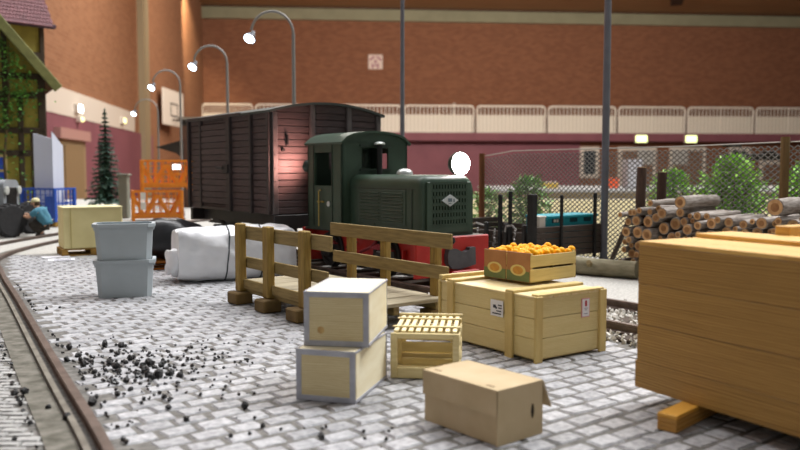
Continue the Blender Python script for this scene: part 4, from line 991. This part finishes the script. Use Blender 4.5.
# short siding under the stake wagon
sd_ = thing('siding_track', 'short length of rail track under the dark stake wagon', 'rail track', T(5.4, 3.48), -53)
for y in (-.56, .56): sweep(MB(), along(-2.6, 1.5, y, -.07), RP).build('rail', m_rust, sd_)

# tall poles
m_pole = mat('pole_grey', '6f7078', .5, '65666e', 4, metal=.2)
for loc, r_, lab in (((3.74, 14.62, 0), .066, 'tall grey steel pole in front of the chain-link fence'), ((.06, 20.5, 0), .058, 'tall thin grey steel pole behind the locomotive')):
    t = thing('steel_pole', lab, 'pole', loc); MB().tube([(0, 0, 0), (0, 0, 3), (.0, 0, 7.5)], [r_, r_, r_ * .85], 14).build('pole_shaft', m_pole, t, True); MB().lathe([(r_ * 2, 0), (r_ * 2, .03), (r_ * 1.3, .05), (r_ * 1.2, .12)], 14).build('pole_foot', m_pole, t)

# bushes
def leaf_mesh(mb, p, L_, W_, yaw, pitch, roll):
    M = Matrix.Translation(p) @ Euler((roll, pitch, yaw)).to_matrix().to_4x4()
    mb.add([(0, 0, 0), (L_ * .45, W_, .1 * L_), (L_, 0, 0), (L_ * .45, -W_, .1 * L_)], [(0, 1, 2), (0, 2, 3)], M)
m_leaf = mat('bright_leaf', 'a4d24c', .5, '7ab23c', 3, isl=.35); m_leaf2 = mat('dull_leaf', '8fb56a', .5, '6f9a50', 3, isl=.35); m_stemb = mat('bush_stem', '5a4a30', .8)
def bush(lab, loc, rx, ry, hh, n, m_, L_=.16):
    t = thing('leafy_bush', lab, 'bush', loc); f = MB()
    for k in range(n):
        a = rnd.random() * 6.283; q = rnd.random() ** .5; z = hh * (.08 + .92 * rnd.random()); lim = math.sqrt(max(.05, 1 - ((z / hh - .4) / .62) ** 2))
        bump_ = 1 + .25 * math.sin(a * 5 + z * 6); leaf_mesh(f, (rx * q * lim * bump_ * math.cos(a), ry * q * lim * bump_ * math.sin(a), z), L_ * rnd.uniform(.6, 1.3), L_ * .2, rnd.random() * 6.283, rnd.uniform(-1.0, .3), rnd.uniform(-.6, .6))
    f.build('foliage', m_, t, kind='stuff'); s_ = MB()
    for k in range(7): a = k * .9; s_.tube([(.05 * math.cos(a), .05 * math.sin(a), 0), (rx * .3 * math.cos(a), ry * .3 * math.sin(a), hh * .5), (rx * .5 * math.cos(a), ry * .5 * math.sin(a), hh * .85)], [.025, .018, .008], 6)
    s_.build('stems', m_stemb, t)
P_ = lambda t_, v_: (FO.x + FU.x * t_ + FN.x * v_, FO.y + FU.y * t_ + FN.y * v_, 0)
bush('tall bright green bush behind the fence above the middle of the log pile', P_(-.25, 1.2), .62, .55, 1.9, 2200, m_leaf)
bush('broad bright green bush behind the fence next to the brown fence post', P_(-1.75, 1.3), .6, .55, 1.75, 2200, m_leaf)
bush('lower green bush behind the fence beyond the shorter stake', P_(1.05, 1.3), .5, .5, 1.65, 1500, m_leaf)
bush('green bush farther back between the tall one and the broad one', P_(-.9, 2.7), .6, .55, 1.8, 1600, m_leaf)
bush('green bush farther back beside the lower one near the stakes', P_(.5, 2.6), .55, .5, 1.7, 1400, m_leaf)
bush('pale green bush at the left end of the fence behind the dark wagon', P_(4.3, .8), .55, .55, 1.5, 900, m_leaf2, .18)
bush('small pale green bush past the reddish fence post beside the locomotive', P_(5.6, .7), .45, .45, 1.25, 500, m_leaf2, .16)
# dark beam on a post
gb = thing('dark_gantry', 'dark steel beam on a post behind the fence and the green bushes', 'gantry', (8.35, 20, 0), 8)
MB().box((0, 0, 1.05), (.1, .1, 2.3), bev=.01).build('post', m_bst, gb); MB().box((.55, 0, 2.02), (1.75, .12, .16), bev=.02).build('beam', m_bst, gb); MB().box((.9, -.02, 2.13), (.3, .1, .08), bev=.01).build('beam_bracket', m_bst, gb); MB().box((-.1, -.01, 2.3), (.5, .05, .06), bev=.01).build('stay', m_bst, gb)

# ================================================================== STREET LAMPS
m_lpole = mat('lamp_pole_grey', '8f8c88', .45, metal=.3)
def lamp(lab, loc, arm=.95, H_=4.78):
    t = thing('street_lamp', lab, 'lamp', loc, 0, None); r_ = arm / 2
    MB().tube([(0, 0, 0), (0, 0, 2), (0, 0, H_)], [.06, .05, .038], 12).build('lamp_pole', m_lpole, t, True); MB().lathe([(.1, 0), (.1, .04), (.07, .3), (.055, .32)], 12).build('pole_foot', m_lpole, t)
    MB().tube([(0, 0, H_)] + [(-r_ + r_ * math.cos(R(a)), -.05 * a / 180, H_ + r_ * 1.05 * math.sin(R(a))) for a in range(15, 172, 13)], .03, 10).build('arched_arm', m_lpole, t, True)
    M = Matrix.Translation((-arm + .0, -.06, H_ - .06)) @ Euler((R(-38), R(22), 0)).to_matrix().to_4x4()
    sh = MB(); sh.lathe([(.03, .16), (.05, .13), (.075, .05), (.135, -.06), (.142, -.10), (.13, -.10), (.07, -.02)], 18, M); sho = sh.build('lamp_shade', mat('shade_grey', '5e6066', .4, metal=.3), t, True)
    MB().lathe([(.122, -.085), (.115, -.11), (.06, -.13), (.01, -.135)], 16, M).build('lit_lens', glow('led_white', 'dcefff', 14), sho, True)
lamp('nearest and tallest-looking gooseneck street lamp, rising behind the goods wagon', (-2.42, 18.4, 0))
lamp('second gooseneck street lamp, over the far end of the goods wagon', (-5.0, 23.4, 0))
lamp('third gooseneck street lamp, beside the orange cages', (-7.95, 29.2, 0), .98)
lamp('farthest gooseneck street lamp, beyond the orange cages by the column', (-11.6, 38.6, 0), 1.1, 4.5)

# ================================================================== LEFT BACKGROUND: CAGES, BOARDS, HOUSE, FIR, MAN, TRACTOR
def cage(lab, loc, rz, L_, W_, H_, m_, braces=False):
    t = thing('mesh_cage', lab, 'cage', loc, rz); b = .05
    MB().box((0, 0, .13), (L_, W_, .06), bev=.008).build('cage_floor', m_, t)
    for x in (-1, 1):
        for y in (-1, 1): MB().box((x * (L_ / 2 - b / 2), y * (W_ / 2 - b / 2), H_ / 2), (b * 1.9, b * 1.9, H_), bev=.008).build('corner_post', m_, t)
    for y in (-1, 1):
        g = MB(); g.box((0, y * (W_ / 2 - .02), H_ - .03), (L_, .04, .06)); g.box((0, y * (W_ / 2 - .02), .19), (L_, .04, .12)); g.box((0, y * (W_ / 2 - .02), H_ * .55), (L_, .03, .04))
        n_ = 7
        for k in range(1, n_): g.box((-L_ / 2 + k * L_ / n_, y * (W_ / 2 - .02), H_ / 2 + .06), (.04 if braces else .022, .02, H_ - .16))
        for z in (.35, .5, .65, .8): g.box((0, y * (W_ / 2 - .02), z * H_), (L_, .016, .018))
        if braces:
            for k in range(4): g.box((-L_ / 2 + (k + .5) * L_ / 4, y * (W_ / 2 - .02), H_ * .5), (.09, .025, H_ * .8), (0, R(28 if k % 2 else -28), 0))
        g.build('long_side_grid', m_, t)
    for x in (-1, 1):
        g = MB(); g.box((x * (L_ / 2 - .02), 0, H_ - .03), (.04, W_, .06)); g.box((x * (L_ / 2 - .02), 0, .19), (.04, W_, .12)); g.box((x * (L_ / 2 - .02), 0, H_ * .55), (.03, W_, .04))
        for k in range(1, 5): g.box((x * (L_ / 2 - .02), -W_ / 2 + k * W_ / 5, H_ / 2 + .06), (.02, .022, H_ - .16))
        if braces:
            for k in range(3): g.box((x * (L_ / 2 - .02), -W_ / 2 + (k + .5) * W_ / 3, H_ * .5), (.025, .05, H_ * .8), (R(28 if k % 2 else -28), 0, 0))
        g.build('short_side_grid', m_, t)
    return t
m_blue = mat('blue_steel', '2a56b4', .5, '234a9e', 4); m_oran = mat('orange_steel', 'e88a22', .5, 'd67818', 4)
pc = thing('wooden_pallet', 'wooden pallet under the blue mesh cage at left', 'pallet', (-10.75, 24.45, 0), -20); pallet(pc, 1.35, .9, m_pal)
cg = cage('blue steel mesh cage on a pallet holding tall white boards', (-10.75, 24.45, .14), -20, 1.3, .85, 1.02, m_blue)
MB().box((.42, -.40, .5), (.35, .02, .55), bev=.005).build('front_flap', m_blue, cg)
m_board = mat('white_board', 'cfd3e2', .7)
for lab, a, b, z0, z1, dz in (('left one of the two tall white boards in the blue cage', (-11.22, 24.62), (-10.52, 24.36), .36, 2.82, -.18), ('right one of the two tall white boards in the blue cage', (-10.52, 24.28), (-10.36, 24.66), .36, 2.86, -.42)):
    a, b = Vector((*a, 0)), Vector((*b, 0)); L_ = (b - a).length; t = thing('white_board', lab, 'board', ((a.x + b.x) / 2, (a.y + b.y) / 2, z0), math.degrees(math.atan2(b.y - a.y, b.x - a.x)))
    mb = MB(); mb.prism([(-L_ / 2, 0), (L_ / 2, 0), (L_ / 2, z1 - z0 + dz), (-L_ / 2, z1 - z0)], 1, -.015, .015); mb.build('board_sheet', m_board, t)
OY = 27.0
for lab, loc in (('orange steel mesh cage, lower one of the stack left of the goods wagon', (-8.2, OY, .0)), ('orange steel mesh cage, upper one of the stack left of the goods wagon', (-7.92, OY + .12, 1.02))):
    cage(lab, loc, 20, 1.6, 1.05, 1.02, m_oran, True)
for z in (.3, .62):
    t = thing('paper_tag', 'upper white paper tag on the orange cage' if z > .5 else 'lower white paper tag on the orange cage', 'tag', (-8.46, OY - .66, z + .22), 20); MB().box((0, 0, 0), (.17, .01, .24), bev=.002).build('tag_sheet', m_white, t)
cl = thing('cage_lamp', 'small white lit lamp on the upper orange cage', 'lamp', (-7.45, OY - .27, 1.80), 20); MB().box((0, 0, 0), (.3, .06, .2), bev=.02).build('lamp_case', m_white, cl); MB().box((0, -.034, 0), (.24, .012, .14), bev=.004).build('lit_face', glow('cage_lamp_glow', 'ffffff', 6), cl)
# shed behind the cages
m_shed = mat('shed_wall', '7a5a4c', .8, '6a4c40', 3); m_sroof = mat('shed_roof', '3d3530', .8, '322b27', 4)
sh = thing('wooden_shed', 'brown shed with a dark flat roof and canopy behind the orange cages', 'shed', (-9.2, 37.5, 0), 6)
MB().box((.75, 0, 1.85), (3.0, 2.2, 3.7)).build('shed_walls', m_shed, sh); MB().box((.85, -.1, 3.84), (3.3, 2.8, .28), bev=.03).build('flat_roof', m_sroof, sh); MB().box((.85, -1.54, 4.0), (3.4, .08, .12)).build('pale_eave', mat('pale_eave', 'a09488', .7), sh)
mb = MB(); mb.prism([(-1.9, 2.72), (-.72, 3.05), (-.72, 2.2), (-1.0, 2.45)], 1, -1.3, 1.0); mb.build('canopy', m_sroof, sh); MB().box((-.75, -1.25, 1.4), (.1, .1, 2.8)).build('canopy_post', m_sroof, sh)
# small grey pillar and dark bits by the cages
pl_ = thing('concrete_pillar', 'short grey-green pillar standing left of the orange cages', 'pillar', (-9.75, 28.3, 0)); MB().box((0, 0, .75), (.32, .32, 1.5), bev=.03).build('shaft', mat('greenish_concrete', '77786a', .8), pl_); MB().box((0, 0, 1.53), (.42, .42, .08), bev=.02).build('cap', MATS['greenish_concrete'], pl_)

# fir tree
m_fir = mat('fir_needles', '456454', .7, '304e42', 3, isl=.4); m_snow = mat('frosted_needles', '7a9488', .7, '5f7d72', 3, isl=.2)
ft = thing('fir_tree', 'slim frosted fir tree standing before the purple hall wall', 'tree', (-10.85, 29.6, 0))
MB().tube([(0, 0, 0), (0, 0, 2), (0, 0, 3.9)], [.09, .06, .015], 10).build('trunk', mat('fir_bark', '4a3a2e', .9), ft, True)
f = MB(); f2 = MB()
for lv in range(22):
    z = .62 + lv * .15; rad = .66 * (1 - lv / 22.5) ** 1.0 + .02
    for b in range(11):
        a = b * .571 + lv * .37 + rnd.uniform(-.1, .1); rr = rad * rnd.uniform(.7, 1.1)
        for q in range(12):
            s_ = q / 11; zz = z - .30 * s_ * rad + .10 * s_ * s_ * rad + rnd.uniform(-.03, .03)
            for sd in (-1, 1): leaf_mesh(f2 if (lv % 4 == 0 and s_ > .5) else f, (rr * s_ * math.cos(a), rr * s_ * math.sin(a), zz), rnd.uniform(.12, .22) * (1.05 - lv / 26), .04 * (1.1 - lv / 30), a + sd * rnd.uniform(.2, 1.1), rnd.uniform(-.3, .7), rnd.uniform(-.5, .5))
for k in range(60): leaf_mesh(f, (0, 0, 3.55 + .006 * k), .09, .015, k, -.9, 0)
f.build('needles', m_fir, ft, kind='stuff'); f2.build('frosted_needles', m_snow, ft, kind='stuff')

# half-timbered house
HY0 = 27.0
m_infill = mat('yellow_plaster', '968a3a', .85, '80742f', 3, bump=.1); m_timber = mat('dark_timber', '3f3322', .85, '33281a', 5); m_fascia = mat('green_fascia', '7d7d48', .7, '6a6a3c', 5); m_bluep = mat('blue_pane', '2a52c4', .35, '2448b0', 2); m_yframe = mat('ochre_frame', 'b8a468', .7)
hs = thing('half_timbered_house', 'half-timbered house with yellow plaster, blue windows and a climbing plant at the left edge', 'house', (-14.10, 25.6, 0), 30)
gw = MB(); gw.prism([(-2.6, 0), (2.6, 0), (2.6, 4.85), (0, 8.05), (-2.6, 4.85)], 1, 0, 4.2); gw.build('walls', m_infill, hs)
def tim(x0, z0, x1, z1, wd=.2):
    a, b = Vector((x0, 0, z0)), Vector((x1, 0, z1)); d = b - a; ang_ = math.atan2(d.x, d.z)
    MB().box(((x0 + x1) / 2, -.03, (z0 + z1) / 2), (wd, .1, d.length), (0, ang_, 0), bev=.015).build('timber', m_timber, hs)
for z in (4.78, 4.15, 3.0, 2.25, .15): tim(-2.6, z, 2.6, z, .2)
tim(2.5, 0, 2.5, 4.85, .22); tim(-2.5, 0, -2.5, 4.85, .22)
for x, z0, z1 in ((1.42, 3.0, 6.2), (1.85, .1, 4.15), (.55, 3.0, 6.9), (-.4, 3, 7.3), (.35, .1, 3), (-1.2, .1, 6), (2.22, .1, 3.0)): tim(x, z0, x, z1, .17)
tim(.62, 4.8, 1.4, 5.9, .16); tim(.6, 3.1, 1.38, 4.1, .16)
for sg in (1, -1):
    L_ = math.hypot(3.0, 3.66); an = math.atan2(3.66, 3.0)
    rf_ = MB(); rf_.box((sg * 1.47, 2.0, 6.30), (L_, 5.0, .16), (0, sg * an, 0), bev=.02); ro = rf_.build('roof_slope', mat('house_roof', '6e4440', .8, '5f3a36', 5), hs)
    MB().box((sg * 1.49, -.45, 6.20), (L_, .12, .30), (0, sg * an, 0), bev=.02).build('barge_board', m_fascia, ro)
for x0 in (.95, -1.0, -2.2):
    wn = MB()
    wn.box((x0, -.06, 1.68), (.9, .08, .08)); wn.box((x0, -.06, 2.16), (.9, .08, .08)); wn.box((x0, -.06, 1.2), (.9, .08, .08))
    for q in (-.43, 0, .43): wn.box((x0 + q, -.06, 1.68), (.06, .08, 1.0))
    wo = wn.build('window_frame', m_yframe, hs)
    for q in (-.215, .215):
        for z in (1.44, 1.92): MB().box((x0 + q, -.04, z), (.37, .03, .4)).build('pane', m_bluep, wo)
iv = thing('climbing_plant', 'dark green climbing plant growing up the half-timbered house', 'plant', (-13.75, 25.6, 0), 30); f = MB()
for k in range(1300):
    z = rnd.uniform(0, 6.2); x = 1.25 + .25 * math.sin(z * 1.7) + rnd.gauss(0, .36)
    if z < 5.9 - max(0, x - 1.1) * 1.3 and (z > 3.2 or rnd.random() < .15): leaf_mesh(f, (x, -.1 - rnd.random() * .16, z), rnd.uniform(.08, .17), .05, rnd.random() * 6, rnd.uniform(-.5, 1), rnd.uniform(-1, 1))
f.build('foliage', mat('ivy_leaf', '5f8f34', .6, '406e26', 3, isl=.4), iv, kind='stuff'); s_ = MB(); s_.tube([(1.1, -.12, 0), (1.0, -.12, 2), (1.2, -.12, 4), (1.25, -.12, 5.8)], [.05, .04, .03, .015], 8); s_.build('stem', m_stemb, iv)
# taller house behind with the red tiled roof
h2 = thing('tiled_house', 'taller house behind with a red tiled roof over a dark yellow wall', 'house', (-17.03, 31.23, -.3), 45)
MB().box((0, 1.5, 3.9), (6.0, 4, 7.8)).build('walls', m_infill, h2); MB().box((2.95, -.55, 3.9), (.16, .12, 7.8)).build('timber', m_timber, h2); MB().box((0, -.55, 6.6), (6, .1, .3)).build('timber', m_timber, h2)
MB().box((0, -.7, 7.82), (6.9, .25, .16), bev=.02).build('eave', mat('purple_eave', '4a3440', .7), h2)
m_tile = mat('red_roof_tile', '6e4144', .7, '5f363a', 6, isl=.15); tl_ = MB()
for r_ in range(26):
    for k in range(52): tl_.box((-3.4 + (k + .5 * (r_ % 2)) * .13, -.8 + r_ * .123, 7.88 + r_ * .166), (.118, .24, .035), (R(48), 0, 0))
tl_.build('roof_tiles', m_tile, h2, kind='stuff')
M_ = MB(); M_.box((0, .85, 9.85), (6.8, 4.5, .1), (R(53.5), 0, 0)); M_.build('roof_slope', mat('roof_base', '6a3a3c', .8), h2)

# tractor at the left edge
m_trg = mat('tractor_grey', '8a8e92', .5, '7d8186', 3); m_tyre = mat('tyre_rubber', '2c2b2c', .8, '232223', 8, bump=.3)
tk = thing('grey_tractor', 'old grey tractor at the left edge beside the crouching man', 'tractor', (-10.7, 20.75, 0), 0)
mb = MB(); pr = [(-.42, .55), (-.42, 1.15)] + [(-.42 + .2 + .2 * math.cos(R(a)), 1.25 + .2 * math.sin(R(a))) for a in range(180, 89, -18)] + [(.22 + .2 * math.cos(R(a)), 1.25 + .2 * math.sin(R(a))) for a in range(90, -1, -18)] + [(.42, .55)]
mb.prism(pr, 0, -1.9, .62); mb.build('bonnet', m_trg, tk, True)
gl = MB(); gl.box((.63, 0, .95), (.03, .5, .6), bev=.01)
for k in range(6): gl.box((.65, -.2 + k * .08, .95), (.02, .025, .55))
gl.build('grille', m_dark, tk)
for y in (-.3, .3): MB().lathe([(.1, 0), (.11, .05), (.05, .07)], 14, faceM((.64, y * 1.1, 1.18), '+x')).build('headlamp', m_silver, tk)
MB().box((-.4, 0, .5), (2.8, .5, .22), bev=.02).build('chassis', m_dark, tk)
def wheel(name, loc, r_, wd, rz):
    M = Euler((R(90), 0, 0)).to_matrix().to_4x4(); tw_ = MB(); tw_.lathe([(r_ * .62, -wd / 2), (r_ * .9, -wd / 2), (r_, -wd * .3), (r_, wd * .3), (r_ * .9, wd / 2), (r_ * .62, wd / 2)], 26, M)
    for k in range(22): a = k * 2 * math.pi / 22; tw_.box((r_ * math.cos(a), 0, r_ * math.sin(a)), (.03, wd * .9, .05), (0, -a, 0))
    o = tw_.build('tyre', m_tyre, tk, False, loc, (0, 0, rz)); h_ = MB(); h_.lathe([(r_ * .62, -wd * .3), (r_ * .5, -wd * .25), (r_ * .2, -wd * .4), (.04, -wd * .45)], 20, M); h_.build('hub', m_steel, o)
wheel('front', (.88, -.66, .43), .42, .24, R(62)); wheel('front', (.80, .62, .43), .42, .24, R(62)); wheel('rear', (-1.5, -.8, .62), .62, .34, 0); wheel('rear', (-1.5, .8, .62), .62, .34, 0)
MB().cyl((.85, -.6, .43), (.85, .6, .43), .05, 10).build('front_axle', m_dark, tk); MB().box((-1.35, -.72, 1.2), (.9, .3, .06), bev=.02).build('mudguard', m_trg, tk)

# crouching man
def skin(name, pts, edges, m_, parent, root, sub=1):
    me = bpy.data.meshes.new(name); ks = list(pts); me.from_pydata([pts[k][0] for k in ks], [(ks.index(a), ks.index(b)) for a, b in edges], []) if False else me.from_pydata([pts[k][0] for k in ks], [(ks.index(a), ks.index(b)) for a, b in edges], [])
    me.materials.append(m_); o = obj(name, me, parent); o.modifiers.new('skin', 'SKIN'); sv = me.skin_vertices[0].data
    for i, k in enumerate(ks):
        r_ = pts[k][1]; sv[i].radius = r_ if isinstance(r_, tuple) else (r_, r_); sv[i].use_root = (k == root)
    o.modifiers['skin'].use_smooth_shade = True
    s_ = o.modifiers.new('subdiv', 'SUBSURF'); s_.levels = sub; s_.render_levels = sub; return o
m_skin = mat('skin', 'c8987a', .6); m_shirt = mat('teal_shirt', '4a7f92', .85, '3f7184', 8); m_trous = mat('dark_trousers', '3a352f', .9, '2f2b26', 8); m_cap = mat('pale_cap', 'cfc69a', .8); m_hair = mat('brown_hair', '4a3626', .9); m_shoe = mat('black_shoe', '1c1a18', .6)
mn = thing('person', 'crouching man in a teal shirt, dark trousers and pale cap working at the tractor wheel', 'person', (-9.18, 20.5, 0), 0)
# faces -x
B = {'pel': ((.10, 0, .27), .13), 'waist': ((.08, 0, .42), .115), 'chest': ((-.02, 0, .60), .145), 'neckb': ((-.10, 0, .71), .07), 'neck': ((-.135, 0, .76), .052), 'head': ((-.17, 0, .85), (.085, .1)), 'crown': ((-.165, 0, .93), .075)}
E_ = [('pel', 'waist'), ('waist', 'chest'), ('chest', 'neckb'), ('neckb', 'neck'), ('neck', 'head'), ('head', 'crown')]
for sgn, s_ in ((-1, 'r'), (1, 'l')):
    B.update({'hip' + s_: ((.06, sgn * .10, .27), .095), 'knee' + s_: ((-.27, sgn * .16, .44 if sgn > 0 else .34), .065), 'ank' + s_: ((-.05 if sgn > 0 else .06, sgn * .14, .10), .045), 'toe' + s_: ((-.20 if sgn > 0 else -.08, sgn * .15, .04), .035),
              'sh' + s_: ((-.05, sgn * .19, .655), .06), 'elb' + s_: ((-.26, sgn * .24, .50), .044), 'wri' + s_: ((-.45, sgn * .15, .55), .03), 'palm' + s_: ((-.52, sgn * .13, .56), (.022, .036))})
    E_ += [('pel', 'hip' + s_), ('hip' + s_, 'knee' + s_), ('knee' + s_, 'ank' + s_), ('ank' + s_, 'toe' + s_), ('chest', 'sh' + s_), ('sh' + s_, 'elb' + s_), ('elb' + s_, 'wri' + s_), ('wri' + s_, 'palm' + s_)]
    for q in range(4):
        off = (q - 1.5) * .019; ln_ = (.04, .048, .044, .034)[q]
        B[f'f{q}a{s_}'] = ((-.56, sgn * .13 + off, .563), .0095); B[f'f{q}b{s_}'] = ((-.56 - ln_, sgn * .13 + off * 1.1, .558 - .006 * q), .009); B[f'f{q}c{s_}'] = ((-.565 - ln_ * 1.5, sgn * .13 + off * 1.1, .53 - .004 * q), .008)
        E_ += [('palm' + s_, f'f{q}a{s_}'), (f'f{q}a{s_}', f'f{q}b{s_}'), (f'f{q}b{s_}', f'f{q}c{s_}')]
    B['tha' + s_] = ((-.52, sgn * .13 - sgn * .045, .575), .011); B['thb' + s_] = ((-.56, sgn * .13 - sgn * .055, .565), .0095); E_ += [('palm' + s_, 'tha' + s_), ('tha' + s_, 'thb' + s_)]
bodyo = skin('body', B, E_, m_skin, mn, 'pel', 2)
sh_ = {'waist': ((.09, 0, .33), .18), 'mid': ((.055, 0, .47), .185), 'chest': ((-.015, 0, .60), .20), 'neck': ((-.095, 0, .715), .10)}; se = [('waist', 'mid'), ('mid', 'chest'), ('chest', 'neck')]
for sgn, s_ in ((-1, 'r'), (1, 'l')):
    sh_.update({'sh' + s_: ((-.045, sgn * .19, .65), .108), 'sl' + s_: ((-.215, sgn * .232, .535), .075)}); se += [('chest', 'sh' + s_), ('sh' + s_, 'sl' + s_)]
skin('shirt', sh_, se, m_shirt, mn, 'mid')
tr_ = {'pel': ((.10, 0, .27), .19), 'wst': ((.095, 0, .38), .17)}; te = [('pel', 'wst')]
for sgn, s_ in ((-1, 'r'), (1, 'l')):
    tr_.update({'hip' + s_: ((.04, sgn * .10, .27), .14), 'knee' + s_: (B['knee' + s_][0], .115), 'ank' + s_: ((B['ank' + s_][0][0] - .005, sgn * .14, .09), .085)}); te += [('pel', 'hip' + s_), ('hip' + s_, 'knee' + s_), ('knee' + s_, 'ank' + s_)]
skin('trousers', tr_, te, m_trous, mn, 'pel')
for sgn in (-1, 1):
    x = -.13 if sgn > 0 else -.01; MB().ball((x, sgn * .145, .045), .056, 12, 8, (2.2, 1.0, .9)).build('shoe', m_shoe, mn, True)
cp_ = MB(); cp_.lathe([(.108, .0), (.11, .03), (.09, .075), (.05, .098), (.01, .105)], 18, Matrix.Translation((-.165, 0, .885)) @ Euler((0, R(-8), 0)).to_matrix().to_4x4()); cpo = cp_.build('cap', m_cap, mn, True)
MB().ball((-.285, 0, .885), .07, 12, 6, (1, 1.1, .14)).build('cap_brim', m_cap, cpo, True)
MB().ball((-.135, 0, .85), .095, 14, 9, (.9, .98, .8)).build('hair', m_hair, mn, True)
fc = MB()
for y in (-.035, .035): fc.ball((-.262, y, .862), .011, 8, 6)
fc.build('eyes', mat('eye_dark', '1e1814', .3), mn); MB().ball((-.275, 0, .835), .016, 8, 6, (1.2, .8, 1.3)).build('nose', m_skin, mn, True); MB().ball((-.258, 0, .80), .02, 8, 6, (.5, 1.3, .3)).build('mouth', mat('lips', '9a5a50', .6), mn)
for y in (-1, 1): MB().ball((-.16, y * .098, .845), .024, 8, 6, (.8, .4, 1.2)).build('ear', m_skin, mn, True)
